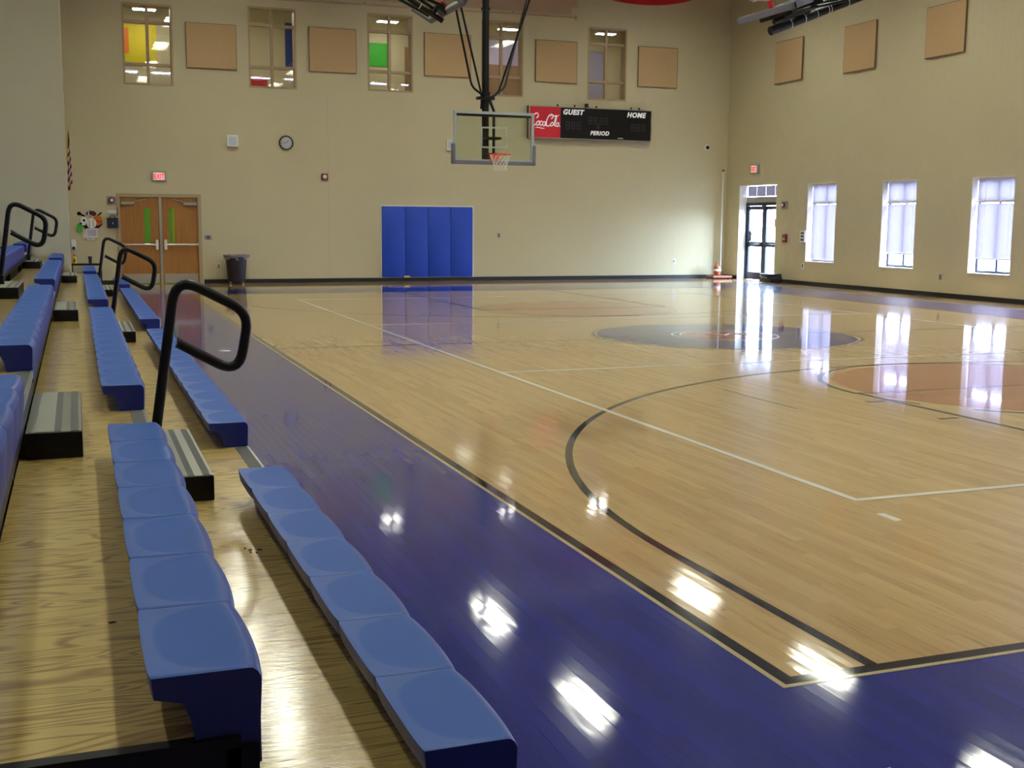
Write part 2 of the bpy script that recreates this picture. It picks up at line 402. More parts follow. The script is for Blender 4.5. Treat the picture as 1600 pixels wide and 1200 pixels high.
# ------------------------------------------------------------------ upstairs corridor behind the high windows
cor = MB(); cor.box(XL, XO, YW+.3, 28.2, 4.05, 4.25); cor.box(XL, XO, 28.0, 28.2, 4.25, 7.6); cor.box(XL, XO, YW+.3, 28.2, 7.5, 7.7); cor.box(XL-.2, XL, YW+.3, 28.2, 4.05, 7.7); cor.box(XO-.1, XO+.1, YW+.3, 28.2, 4.05, 7.7)
m_cor = noisy('corridor_paint', sr(196, 186, 146), 2, .03, .7); corr = struct(cor.obj('wall_corridor', m_cor))
def colourpanel(nm, m, x0, x1, z0, z1, y=28.0): return MB().box(x0, x1, y-.02, y, z0, z1).obj('painted_panel', m, corr)
colourpanel('y', mat('yellow_paint', sr(214, 196, 10), .6), -2.72, -1.85, 5.60, 6.68)
colourpanel('o', mat('orange_paint', sr(226, 120, 20), .6), -2.70, -2.56, 5.92, 6.56, 27.975)
colourpanel('b', mat('blue_paint', sr(30, 58, 130), .6), 1.55, 1.95, 5.78, 6.95)
colourpanel('r', mat('red_paint', sr(190, 24, 24), .6), 0.45, 1.05, 5.0, 5.47)
colourpanel('g', mat('green_paint2', sr(52, 170, 34), .6), 3.80, 4.52, 5.92, 6.56)
colourpanel('w', mat('brown_paint', sr(150, 116, 74), .6), 4.95, 5.3, 4.9, 6.5)
colourpanel('w', mat('brown_paint2', sr(140, 110, 76), .6), 7.3, 8.6, 4.9, 6.15)
colourpanel('l', mat('lavender_paint', sr(176, 164, 188), .6), 7.3, 8.6, 6.15, 6.9)
colourpanel('l', mat('grey_paint', sr(150, 146, 168), .6), 10.4, 11.3, 4.9, 6.7)
for x, y, z in ((-2.2, 27, 6.9), (0.55, 26.3, 6.98), (4.2, 27, 7.0), (7.65, 26.8, 6.98), (10.6, 26.6, 7.0)):
    t = thing('corridor_light', {-2.2: 'bright lamp seen through the yellow-panelled leftmost high window', 0.55: 'bright lamp at the upper left of the high window with the red panel', 4.2: 'lamp in the corridor behind the high window with the green panel', 7.65: 'bright lamp behind the high window nearest the basketball mast', 10.6: 'lamp in the corridor behind the rightmost high window'}[x], 'light', (x, y, z), 'corridor lamps')
    MB().bev(-.30, .30, -.14, .14, 0, .06, .01).obj('housing', m_white, t); MB().box(-.27, .27, -.11, .11, -.012, 0).obj('diffuser', m_lampd if x < 0 else m_lampw, t)
    MB().box(-.01, .01, -.01, .01, .06, 7.5-z).obj('rod', m_white, t)

def frame_rect(q, ax, F0, F1, u0, u1, z0, z1, w, mi=0):
    def b(a, bb, c, d): (q.box(a, bb, F0, F1, c, d, mi) if ax == 'y' else q.box(F0, F1, a, bb, c, d, mi))
    b(u0, u0+w, z0, z1); b(u1-w, u1, z0, z1); b(u0+w, u1-w, z0, z0+w); b(u0+w, u1-w, z1-w, z1)
for n, (a, b, c, d) in enumerate(UPW):
    w = thing('window_%d' % (n+1), 'x', 'window', (0, 0, 0)); del w['label'], w['category']; struct(w)
    q = MB(); frame_rect(q, 'y', YW-.01, YW+.30, a, b, c, d, .045); q.obj('window_frame', m_wframe, w)
    xm = (a+b)/2; z1 = c+.26*(d-c); z2 = c+.78*(d-c)
    MB().box(xm-.035, xm+.035, YW+.08, YW+.18, c+.045, d-.045).obj('mullion', m_wframe, w)
    for zz in (z1, z2):
        for (p, r) in ((a+.045, xm-.035), (xm+.035, b-.045)): MB().box(p, r, YW+.07, YW+.19, zz-.035, zz+.035).obj('glazing_bar', m_wframe, w)
    for (p, r) in ((a+.045, xm-.035), (xm+.035, b-.045)):
        for (s, e) in ((c+.045, z1-.035), (z1+.035, z2-.035), (z2+.035, d-.045)): MB().box(p, r, YW+.125, YW+.135, s, e).obj('pane', m_glass, w)

# ------------------------------------------------------------------ acoustic panels
def apanel(label, ax, u0, u1, z0, z1):
    t = thing('acoustic_panel', label, 'acoustic panel', ((u0+u1)/2, YW, (z0+z1)/2) if ax == 'y' else (XW, (u0+u1)/2, (z0+z1)/2), 'tan acoustic panels on the walls')
    a, b = (u1-u0)/2, (z1-z0)/2; q = MB(); e = MB()
    if ax == 'y': q.bev(-a+.012, a-.012, -.06, -.021, -b+.012, b-.012, .008); frame_rect(e, 'y', -.052, -.021, -a, a, -b, b, .014)
    else: q.bev(-.06, -.021, -a+.012, a-.012, -b+.012, b-.012, .008); frame_rect(e, 'x', -.052, -.021, -a, a, -b, b, .014)
    q.obj('fabric_face', m_acou, t); e.obj('edge_trim', m_acou_e, t)
    for u in (-a*.7, a*.7):
        for z in (-b*.7, b*.7):
            (MB().box(u-.03, u+.03, -.021, 0, z-.03, z+.03) if ax == 'y' else MB().box(-.021, 0, u-.03, u+.03, z-.03, z+.03)).obj('wall_clip', m_alu, t)
apanel('tan square panel on back wall between the yellow-panelled window and the red-panelled window', 'y', -1.40, -0.20, 5.215, 6.285)
apanel('tan square panel on back wall between the red-panelled and green-panelled windows', 'y', 1.58, 2.78, 5.275, 6.365)
apanel('tan square panel on back wall just left of the basketball mast', 'y', 4.57, 5.84, 5.315, 6.405)
apanel('tan square panel on back wall directly above the scoreboard, right of the mast', 'y', 7.66, 8.875, 5.31, 6.41)
apanel('tan square panel on back wall right of the last high window, nearest the corner', 'y', 10.71, 11.93, 5.32, 6.41)
apanel('tan square panel on right wall nearest the corner, above the glass door', 'x', 21.05, 22.30, 5.26, 6.34)
apanel('tan square panel on right wall, middle of the three, above the first blind', 'x', 18.08, 19.30, 5.20, 6.30)
apanel('tan square panel on right wall farthest from the corner, touching the picture top', 'x', 15.11, 16.34, 5.18, 6.27)

# ------------------------------------------------------------------ right wall windows
def side_window(n, y0, y1, z0, z1, blind_to, label):
    w = bpy.data.objects.new('window_%d' % n, None); COL.objects.link(w); struct(w)
    G = XW+.20
    rv = MB(); rv.box(XW-.004, G, y0-.0, y0+.012, z0, z1); rv.box(XW-.004, G, y1-.012, y1, z0, z1); rv.box(XW-.02, G, y0, y1, z0-.0, z0+.02); rv.box(XW-.004, G, y0, y1, z1-.012, z1)
    rv.obj('window_sill', m_trim, w)
    q = MB(); frame_rect(q, 'x', G, G+.07, y0+.012, y1-.012, z0+.02, z1-.012, .05); q.obj('window_frame', m_doorblk, w)
    ym = (y0+y1)/2; zt = z1-.46
    MB().box(G, G+.06, ym-.025, ym+.025, z0+.07, z1-.06).obj('mullion', m_doorblk, w)
    for (p, r) in ((y0+.06, ym-.025), (ym+.025, y1-.06)): MB().box(G, G+.06, p, r, zt-.025, zt+.025).obj('glazing_bar', m_doorblk, w)
    for (p, r) in ((y0+.06, ym-.025), (ym+.025, y1-.06)):
        for (s, e) in ((z0+.07, zt-.025), (zt+.025, z1-.06)): MB().box(G+.028, G+.034, p, r, s, e).obj('pane', m_glass, w)
    if blind_to is None: return
    B = thing('window_blind', label, 'blind', (G-.05, ym, z1), 'white blinds in the right wall windows')
    a = (y1-y0)/2-.03
    MB().bev(-.02, .02, -a, a, -.055, -.015, .004).obj('head_rail', m_trim, B)
    MB().bev(-.02, .02, -a, a, -.52, -.475, .004).obj('middle_rail', m_trim, B)
    MB().bev(-.015, .015, -a, a, blind_to-z1-.012, blind_to-z1+.016, .004).obj('bottom_rail', m_trim, B)
    sl = MB(); z = -.06
    while z > blind_to-z1+.02:
        if not (-.53 < z < -.455): sl.add([(.006, -a, z), (.006, a, z), (-.004, a, z-.029), (-.004, -a, z-.029)], [(0, 1, 2, 3)])
        z -= .0255
    stuff(sl.obj('slats', m_blind, B))
    for yy in (-a*.6, a*.6): MB().tube([(-.018, yy, -.05), (-.018, yy, blind_to-z1)], .0025, 5).obj('cord', m_trim, B)
side_window(6, *SWN[0], .66, 'white blind in the window nearest the glass door, slats disturbed at the top')
side_window(7, *SWN[1], .90, 'white blind in the middle right-wall window, bottom gap showing blue outside')
side_window(8, *SWN[2], .87, 'white blind in the rightmost window, bottom gap showing bright ground')
side_window(9, *EXTRA[0], None, ''); side_window(10, *EXTRA[1], None, '')
for (a, b, c, d) in SWN + EXTRA + [DD]:         # sky portals in the openings
    l = bpy.data.lights.new('sky_portal', 'AREA'); l.shape = 'RECTANGLE'; l.size = b-a; l.size_y = d-c; l.cycles.is_portal = True
    o = bpy.data.objects.new('sky_portal', l); COL.objects.link(o); o.matrix_world = Matrix.Translation((XW+.29, (a+b)/2, (c+d)/2)) @ Matrix(((0,0,1),(1,0,0),(0,1,0))).to_4x4()
struct(box('ground', m_conc, (XO, XO+60, -30, 60, -.35, -.15)))
# far hedge of pale building outside, seen through the gaps
t = thing('parked_van', 'pale blue van parked outside, glimpsed under the middle blind', 'van', (23.5, 27.0, -.15))
MB().prism([(-2.3, .35), (2.2, .35), (2.25, 1.0), (1.5, 1.15), (1.0, 1.9), (-2.2, 1.95), (-2.35, 1.2)], 'x', -.95, .95).obj('body', mat('van_paint', sr(150, 200, 226), .3), t).rotation_euler = (0, 0, 0)
MB().box(-.97, -.95, -1.9, -.3, 1.2, 1.7).box(-.97, -.95, -.1, .9, 1.2, 1.7).obj('side_glass', m_black, t)
for yy in (-1.4, 1.4): MB().lathe([(.2, -.97), (.34, -.97), (.36, -.85), (.34, -.72)], (0, yy, .36), 16, 'x').obj('wheel', m_rubber, t)

# ------------------------------------------------------------------ glass double door, right wall
D2 = bpy.data.objects.new('door_2', None); COL.objects.link(D2); struct(D2)
G = XW+.24; y0, y1 = DD[0], DD[1]
rv = MB(); rv.box(XW-.004, G+.06, y0, y0+.012, 0, DD[3]); rv.box(XW-.004, G+.06, y1-.012, y1, 0, DD[3]); rv.box(XW-.004, G+.06, y0, y1, DD[3]-.012, DD[3]); rv.obj('door_reveal', m_trim, D2)
MB().box(G, G+.06, y0+.012, y1-.012, 2.16, 2.32).obj('transom_bar', m_alu, D2)
tb = translucent('transom_panel', (.30, .28, .29), .25)
q = MB(); 
for k in range(4): a = y0+.02+k*(y1-y0-.04)/4; MB().box(G+.02, G+.035, a+.012, a+(y1-y0-.04)/4-.012, 2.33, 2.62).obj('transom_pane', tb, D2)
q = MB(); q.box(G-.02, G+.08, y0+.012, y0+.07, 0, 2.16); q.box(G-.02, G+.08, y1-.07, y1-.012, 0, 2.16); q.box(G-.02, G+.08, y0+.07, y1-.07, 2.07, 2.16); q.obj('door_frame', m_doorblk, D2)
ym = (y0+y1)/2
for (a, b) in ((y0+.072, ym-.004), (ym+.004, y1-.072)):
    L = bpy.data.objects.new('door_leaf', None); COL.objects.link(L); L.parent = D2
    q = MB(); frame_rect(q, 'x', G, G+.05, a, b, .01, 2.06, .10); q.box(G, G+.05, a+.1, b-.1, .11, .22); q.box(G, G+.05, a+.1, b-.1, .93, 1.07); q.obj('leaf_frame', m_doorblk, L)
    for (c, d) in ((.22, .93), (1.07, 1.96)): MB().box(G+.02, G+.03, a+.1, b-.1, c, d).obj('door_glass', m_glassd, L)
    MB().tube([(G-.06, a+.06, 1.0), (G-.06, b-.06, 1.0)], .018, 8).box(G-.07, G, a+.03, a+.09, .96, 1.04).box(G-.07, G, b-.09, b-.03, .96, 1.04).obj('panic_bar', m_black, L)
MB().box(G-.04, G, ym-.1, ym+.1, 2.0, 2.09).obj('door_closer', m_doorblk, D2)
tag(MB().box(G-.006, G+.0, y0+.14, y0+.42, 1.47, 1.72).obj('door_poster', m_red), 'small red notice on the right pane of the glass door', 'notice')
tag(MB().box(G-.006, G+.0, y1-.32, y1-.12, 1.08, 1.36).obj('door_notice', m_bin), 'dark notice on the lower left pane of the glass door', 'notice')

# ------------------------------------------------------------------ wooden double door, back wall
D1 = bpy.data.objects.new('door_1', None); COL.objects.link(D1); struct(D1)
x0, x1, _, zt = DW
q = MB(); q.box(x0-.05, x0+.03, YW-.03, YW+.20, 0, zt+.05); q.box(x1-.03, x1+.05, YW-.03, YW+.20, 0, zt+.05); q.box(x0+.03, x1-.03, YW-.03, YW+.20, zt-.03, zt+.05); q.obj('door_frame', m_wframe, D1)
xm = (x0+x1)/2+.02
MB().box(xm-.03, xm+.03, YW-.005, YW+.09, 0, zt-.03).obj('centre_post', m_alu, D1)
for (a, b, ll, side) in ((x0+.032, xm-.032, (-2.50, -2.36), 1), (xm+.032, x1-.032, (-1.92, -1.77), -1)):
    L = bpy.data.objects.new('door_leaf', None); COL.objects.link(L); L.parent = D1
    hz = (1.0, 1.84)
    q = MB()
    for (p, r, s, e) in wall_boxes(a, b, .012, zt-.035, [(ll[0], ll[1], *hz)]): q.box(p, r, YW+.02, YW+.065, s, e)
    q.obj('leaf_panel', m_door, L)
    MB().box(ll[0], ll[1], YW+.038, YW+.046, *hz).obj('vision_glass', m_glassd, L)
    MB().box(a+.03, b-.03, YW+.012, YW+.02, .02, .25).obj('kick_plate', m_steel, L)
    lx = b if side == 1 else a
    MB().tube([(a+.03, YW-.06, .96), (b-.03, YW-.06, .96)], .022, 8).obj('panic_bar', m_steel, L)
    px = (b-.10) if side == 1 else (a+.04)
    MB().bev(px, px+.06, YW-.09, YW+.02, .84, 1.08, .008).obj('latch_case', m_white, L)
    MB().bev((a+.01) if side == 1 else b-.04, (a+.04) if side == 1 else b-.01, YW-.07, YW+.02, .93, 1.0, .005).obj('bar_end', m_steel, L)
    cx = (a+.02, a+.34) if side == 1 else (b-.34, b-.02)
    MB().bev(*cx, YW-.06, YW+.02, 1.92, 1.99, .008).obj('door_closer', m_grey, L)
    MB().tube([((cx[1] if side == 1 else cx[0]), YW-.03, 2.0), ((cx[1]+.28*side if side == 1 else cx[0]-.28), YW-.04, 2.07)], .009, 6).obj('closer_arm', m_grey, L)
# room behind the door
lo = MB(); lo.box(-5, 1, YW+.3, 28.2, -.2, 0); lo.box(-5, 1, 28.0, 28.2, 0, 2.9); lo.box(-5.2, -5, YW+.3, 28.2, -.2, 2.9); lo.box(1, 1.2, YW+.3, 28.2, -.2, 2.9); lo.box(-5, 1, YW+.3, 28.2, 2.8, 2.9)
vest = struct(lo.obj('wall_vestibule', mat('lime_wall', sr(120, 196, 40), .8)))
MB().box(-1.60, -1.42, 27.95, 28.0, 0, 2.8).obj('painted_stripe', m_yellow, vest)
t = thing('vestibule_light', 'lamp in the green vestibule behind the wooden doors', 'light', (-2.1, 26.3, 2.74)); MB().bev(-.6, .6, -.3, .3, 0, .06, .01).obj('housing', m_white, t); MB().box(-.57, .57, -.27, .27, -.01, 0).obj('diffuser', mat('vestibule_lamp', (.8,.8,.8), .6, emit=(1, 1, .9), es=6), t)

# ------------------------------------------------------------------ ceiling lights (reflected in the floor)
rows = ['far', 'second', 'third', 'fourth', 'nearest']
for i, X in enumerate((-0.9, 4.95, 10.5, -6.2)):
    for j, Y in enumerate((20.3, 14.8, 9.3, 3.8, -1.7)):
        if i == 3 and j == 0: continue
        t = thing('high_bay_light', '%s ceiling light of the %s row over the court, reflected in the floor' % (rows[j], ['left', 'middle', 'right', 'bleacher-side'][i]), 'light', (X, Y, 8.0), 'high bay ceiling lights')
        q = MB(); a, b = .25, 1.0
        q.box(-a, a, -b, b, .02, .10)
        for d in ((-a-.05, -a, -b-.05, b+.05, -.16, .10), (a, a+.05, -b-.05, b+.05, -.16, .10), (-a, a, -b-.05, -b, -.16, .10), (-a, a, b, b+.05, -.16, .10)): q.box(*d)
        q.obj('housing', m_white, t)
        for k in range(2): MB().box(-a+.015+k*.25, -a+.235+k*.25, -b+.02, b-.02, -.01, .015).obj('diffuser', m_lamp2 if i == 3 else m_lamp, t)
        for yy in (-.8, .8): MB().tube([(0, yy, .10), (0, yy, 1.0)], .006, 5).obj('hanger', m_grey, t)

# ------------------------------------------------------------------ maple boards near the camera (geometry), same layout as the material
cand = []
i0, i1 = math.floor((XL)/SW), math.ceil(XW/SW)
for i in range(i0, i1):
    off = (i*0.381966+200.0) % 1.0
    n0 = math.floor(YN/BL+off); n1 = math.floor(4.0/BL+off)
    for n in range(n0, n1+1):
        ya, yb = max((n-off)*BL, YN), min((n+1-off)*BL, 4.0)
        xa, xb = max(i*SW, XL), min((i+1)*SW, XW)
        if yb-ya < .02 or xb-xa < .01: continue
        c = ((xa+xb)/2, (ya+yb)/2, 0)
        vis = c[0] > -3.2 and (in_frame(c) or in_frame((c[0], yb, 0)))
        cand.append((depth(c) if vis else 1000, xa, xb, ya, yb, c))
cand.sort(key=lambda t: t[0])
def board(q, xa, xb, ya, yb, ox=0, oy=0):
    g, b, h = .00012, .0004, .0006
    X0, X1, Y0, Y1 = xa+g-ox, xb-g-ox, ya+g-oy, yb-g-oy
    q.add([(X0, Y0, -.012), (X1, Y0, -.012), (X1, Y1, -.012), (X0, Y1, -.012), (X0, Y0, -h), (X1, Y0, -h), (X1, Y1, -h), (X0, Y1, -h),
           (X0+b, Y0+b, 0), (X1-b, Y0+b, 0), (X1-b, Y1-b, 0), (X0+b, Y1-b, 0)],
          [(0, 1, 5, 4), (1, 2, 6, 5), (2, 3, 7, 6), (3, 0, 4, 7), (4, 5, 9, 8), (5, 6, 10, 9), (6, 7, 11, 10), (7, 4, 8, 11), (8, 9, 10, 11)])
full = None; rest = MB()
for k, (d, xa, xb, ya, yb, c) in enumerate(cand):
    if k < 300 and d < 900:
        if abs(yb-ya-BL) < 1e-6 and abs(xb-xa-SW) < 1e-6:
            if full is None: q = MB(); board(q, xa, xb, ya, yb, *c[:2]); full = q.obj('floor_board', m_court, floor, loc=c)
            else: share(full, 'floor_board', floor, c)
        else: q = MB(); board(q, xa, xb, ya, yb, *c[:2]); q.obj('floor_board', m_court, floor, loc=c)
    else: board(rest, xa, xb, ya, yb)
me = bpy.data.meshes.new('floor_boards'); me.from_pydata(rest.v, [], rest.f); me.materials.append(m_court)
fb = bpy.data.objects.new('floor_boards', me); COL.objects.link(fb); fb.parent = floor; stuff(fb)

# ------------------------------------------------------------------ court markings (thin paint films lying on the boards)
T = .0012
def line(name, m, x0, x1, y0, y1, z=0.0): return MB().box(x0, x1, y0, y1, .0002+z, T+z).obj(name, m, floor)
def arc(name, m, cx, cy, r, w, a0, a1, z=0.0, n=96):
    q = MB(); vs = []; full = abs(a1-a0-2*PI) < 1e-6
    for k in range(n+1):
        a = a0+(a1-a0)*k/n
        for rr, zz in ((r-w/2, .0002+z), (r+w/2, .0002+z), (r+w/2, T+z), (r-w/2, T+z)): vs.append((cx+rr*math.cos(a), cy+rr*math.sin(a), zz))
    fs = [(k*4+j, k*4+(j+1) % 4, k*4+4+(j+1) % 4, k*4+4+j) for k in range(n) for j in range(4)]
    q.add(vs, fs)
    return q.obj(name, m, floor)
def disc(name, m, cx, cy, r, z=0.0): return MB().lathe([(r, .0002+z), (r, T+z)], (cx, cy, 0), 96).obj(name, m, floor)
LW = .05
CX, CY = 4.5, 9.0
# basketball perimeter, with a bare wood edge between black and blue
for (m, o, w, z) in ((m_lwood, 0.0, .022, 0), (m_lblack, .022, .056, 0)):
    nm = 'boundary_edge' if m is m_lwood else 'boundary_line'
    line(nm, m, XS+o, XS+o+w, YB+o, YF-o); line(nm, m, XR-o-w, XR-o, YB+o, YF-o)
    line(nm, m, XS+o+w, XR-o-w, YB+o, YB+o+w); line(nm, m, XS+o+w, XR-o-w, YF-o-w, YF-o)
arc('three_point_arc', m_lblack, CX, -.57, 5.985, LW, 0, PI); line('three_point_line', m_lblack, CX-6.01, CX-5.96, YB+.08, -.57); line('three_point_line', m_lblack, CX+5.96, CX+6.01, YB+.08, -.57)
arc('three_point_arc', m_lblack, CX, 18.57, 5.985, LW, PI, 2*PI); line('three_point_line', m_lblack, CX-6.01, CX-5.96, 18.57, YF-.08); line('three_point_line', m_lblack, CX+5.96, CX+6.01, 18.57, YF-.08)
# volleyball, white
line('volleyball_sideline', m_lwhite, 0, LW, 0, 18, .001); line('volleyball_sideline', m_lwhite, 9-LW, 9, 0, 18, .001)
line('volleyball_end_line', m_lwhite, LW, 9-LW, 0, LW, .001); line('volleyball_end_line', m_lwhite, LW, 9-LW, 18-LW, 18, .001)
line('attack_line', m_lwhite, LW, 9-LW, 6, 6+LW, .001); line('attack_line', m_lwhite, LW, 9-LW, 12-LW, 12, .001)
line('serving_mark', m_lwhite, -.072, -.022, -.44, -.28)
line('centre_line', m_lblack, XS+.08, CX-1.88, CY-.025, CY+.025); line('centre_line', m_lblack, CX+1.88, XR-.08, CY-.025, CY+.025)
# centre circle
disc('centre_circle', m_lblue, 4.45, CY, 1.80); arc('circle_line', m_lwood, 4.45, CY, 1.815, .03, 0, 2*PI); arc('circle_line', m_lblack, 4.45, CY, 1.86, .05, 0, 2*PI)
disc('centre_emblem', m_lred, 4.45, CY, .60, .001)
for r in (.62, .74): arc('emblem_ring', m_lwhite, 4.45, CY, r, .03, 0, 2*PI, .001)
line('centre_stripe', m_lwood, 4.45-1.8, 4.45-.76, CY-.012, CY+.012, .001); line('centre_stripe', m_lwood, 4.45+.76, 4.45+1.8, CY-.012, CY+.012, .001)
MB().tube([(4.05, 9.0, .003), (4.25, 9.2, .003), (4.45, 9.0, .003), (4.65, 9.2, .003), (4.85, 9.0, .003)], .012, 4).obj('emblem_mark', m_lwhite, floor)
for yc, sg, yb in ((3.60, 1, YB), (14.40, -1, YF)):
    disc('free_throw_circle', m_lorange, CX, yc, 1.70)
    arc('free_throw_arc', m_lblack, CX, yc, 1.83, LW, 0 if sg > 0 else PI, PI if sg > 0 else 2*PI)
    for k in range(6):                                   # broken half of the circle
        a = (PI if sg > 0 else 0)+PI*(k+.25)/6; arc('free_throw_dash', m_lblack, CX, yc, 1.83, LW, a, a+PI*.085, n=10)
    line('free_throw_line', m_lblack, CX-1.83, CX+1.83, yc-.025, yc+.025, .001)
    for x in (CX-1.83, CX+1.83-LW):
        a, b = sorted((yb+sg*.08, yc)); line('lane_line', m_lblack, x, x+LW, a, b, .001)
    for y in (3.12, 2.18, 1.25, .95):
        yy = y if sg > 0 else 18-y
        line('lane_mark', m_lblack, CX-2.08, CX-1.88, yy-.025, yy+.025); line('lane_mark', m_lblack, CX+1.88, CX+2.08, yy-.025, yy+.025)
line('floor_scuff', m_lgrey, 1.60, 1.63, 3.0, 4.2)
t = tag(MB().lathe([(.0, 0), (.075, 0), (.075, .004), (.06, .008), (.0, .009)], (-2.46, 8.96, 0), 20).obj('floor_socket_cover', m_steel, None, True), 'round bright metal floor cover set in the blue border beside the bleachers', 'floor cover')
t = tag(MB().prism([(-.03, 0), (.03, .004), (.034, .012), (-.026, .008)], 'y', -.02, .02).obj('paper_scrap', m_paper, loc=(-1.99, -2.83, .0015)), 'tiny pale scrap of paper on the blue floor at the lower right', 'scrap')

# ------------------------------------------------------------------ bleachers
PITCH, RISE = .577, .245
SX, SZ = -3.400, .382           # back edge and top of the first row of seats
SECT = [(-3.02, 7, .457), (1.50, 14, .457), (9.22, 15, .457), (17.38, 6, .445)]
AISLE = [(.18, 1.50), (7.90, 9.22), (16.08, 17.38)]
YE = 20.06
def seat_mesh(w):
    q = MB(); NU, ND = 12, 12
    def top(x, v):                                       # x 0 back .. 1 front of flat top
        z = -.005*math.sin(PI*min(1, x))*(1-abs(v)**4)
        return z
    xs = [0, .03, .06, .09, .13, .18, .25, .35, .5, .65, .8, .92, 1.0]
    prof_n = None
    rows = []
    us = [0, .012, .035, .08, .15, .25, .38, .5, .62, .75, .85, .92, .965, .988, 1]
    for u in us:
        v = 2*u-1; e = .0025 if u in (0, 1) else (.0004 if (u < .02 or u > .98) else 0)
        bulge = .012*(1-abs(v)**2.5); bb = .006*(1-abs(v)**4)
        y = .0012+(w-.0024)*u; P = []
        for x in xs:
            P.append((-bb+e + x*(.195+bb+bulge), y, top(x, v)-e))
        fx = .195+bulge
        for a in (25, 50, 75, 90): P.append((fx+(.030)*math.sin(math.radians(a))-e*.5, y, -.030*(1-math.cos(math.radians(a)))-e*.3))
        P.append((fx+.030-e*.5-.004, y, -.12)); P.append((.221, y, -.212)); P.append((.205, y, -.216)); P.append((.085, y, -.145)); P.append((.078, y, -.10)); P.append((.062, y, -.062)); P.append((.0-bb+.006, y, -.048)); P.append((-bb+e, y, -.012))
        rows.append(P)
    n = len(rows[0]); vs = [p for P in rows for p in P]; NT_ = len(xs)
    fs, ms = [], []
    for i in range(len(us)-1):
        for j in range(n):
            fs.append((i*n+j, i*n+(j+1) % n, (i+1)*n+(j+1) % n, (i+1)*n+j))
            if j < NT_-1:
                xm = (xs[j]+xs[j+1])/2; vm = us[i]+us[i+1]-1
                d = (abs(1.02-xm)/.86)**2.6 + (abs(vm)/.88)**3.2
                ms.append(0)
            elif j < NT_+2: ms.append(1)
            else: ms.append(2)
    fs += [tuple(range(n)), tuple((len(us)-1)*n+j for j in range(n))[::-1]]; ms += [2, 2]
    q.add(vs, fs); q.m = ms
    return q
protos = {}
def put_seat(parent, w, x, y, z):
    if w not in protos: protos[w] = seat_mesh(w).obj('seat', [m_seat, m_seat_rim, m_seat_shade], parent, True, (x, y, z)); return protos[w]
    return share(protos[w], 'seat', parent, (x, y, z))
step_p = {}
def step_box(parent, x, ya, yb, z):
    w, L, h = .245, yb-ya-.01, .118
    if 'b' not in step_p or step_p['L'] != round(L, 3):
        b = MB().bev(0, w, 0, L, 0, h, .006).obj('aisle_step', m_black, parent, True, (x, ya+.005, z))
        pr = []
        pr.append(MB().bev(.004, w-.004, .004, L-.004, h, h+.006, .002).obj('tread_plate', m_alu, b))
        for (s0, s1, mm) in ((.045, .125, m_grip2), (.125, .155, m_grip), (.195, .228, m_grip)):
            pr.append(MB().box(s0, s1, .006, L-.006, h+.006, h+.0075).obj('grip_strip', mm, b))
        for yy in (.02, L-.02):
            for xx in (.02, w-.02): pr.append(MB().lathe([(.006, 0), (.006, .003), (.002, .0045)], (xx, yy, h+.006), 8).obj('screw', m_steel, b))
        step_p['b'] = b; step_p['p'] = pr; step_p['L'] = round(L, 3)
        return b
    b = share(step_p['b'], 'aisle_step', parent, (x, ya+.005, z))
    for c in step_p['p']: share(c, c.name.split('.')[0], b, c.location)
    return b
names = ['lowest bleacher tier, nearest the blue floor border, blue seats over plywood', 'second bleacher tier up, blue seats and black loop handrails at its aisles',
         'third bleacher tier up, wide blue seat faces at the left of the picture', 'fourth bleacher tier up, with handrails near the pale wall', 'fifth bleacher tier up, its seats just showing at the left edge', 'highest bleacher tier against the left wall']
JO = [-3.02, .75, 2.3, 3.85, 5.4, 6.95, 8.5, 10.05, 11.6, 13.15, 14.7, 16.25, 17.8, YE]
AP = {}
for k in range(6):
    F = SX+.222-PITCH*k; zs = SZ+RISE*k; zd = zs-.148; Bk = F-PITCH-.03
    t = thing('bleacher_tier', names[k], 'bleachers', (F, 0, 0), 'telescopic bleacher tiers'); lx = lambda x: x-F
    for a, b in zip(JO, JO[1:]):
        MB().bev(-PITCH-.03, -.008, a+.005, b-.005, zd-.02, zd, .0015).obj('deck_panel', m_ply, t)
    MB().box(-.045, -.006, -3.02, YE, zd-.13, zd-.021).obj('nose_beam', m_black, t)
    e = MB(); e.box(-PITCH-.03, -.045, -3.035, -3.0, zd-.10, zd+.002).box(-.075, -.012, -3.035, -2.98, zd-.19, zd-.02).box(-.16, -.075, -3.03, -3.0, zd-.14, zd-.10); e.obj('end_channel', m_black, t)
    for yy in (-2.9, .1, 1.6, 4.7, 7.9, 9.3, 12.4, 16.0, 17.4, 19.9): MB().box(-.10, -.05, yy-.025, yy+.025, 0.0, zd-.13).box(-PITCH, -PITCH+.05, yy-.025, yy+.025, 0, zd-.02).box(-PITCH, -.05, yy-.02, yy+.02, zd-.13, zd-.021).obj('support_frame', m_black, t)
    for (y0, n, w) in SECT:
        for s in range(n): put_seat(t, w, -.222, y0+s*w, zs)
    for (a, b) in AISLE:
        MB().box(-.078, -.012, a+.004, b-.004, zd, zd+.003).obj('nose_grip', m_grip, t)
        MB().box(-.012, .0, a+.004, b-.004, zd-.03, zd+.005).obj('nose_trim', m_alu, t)
        if k < 5: step_box(t, -PITCH-.002, a, b, zd)
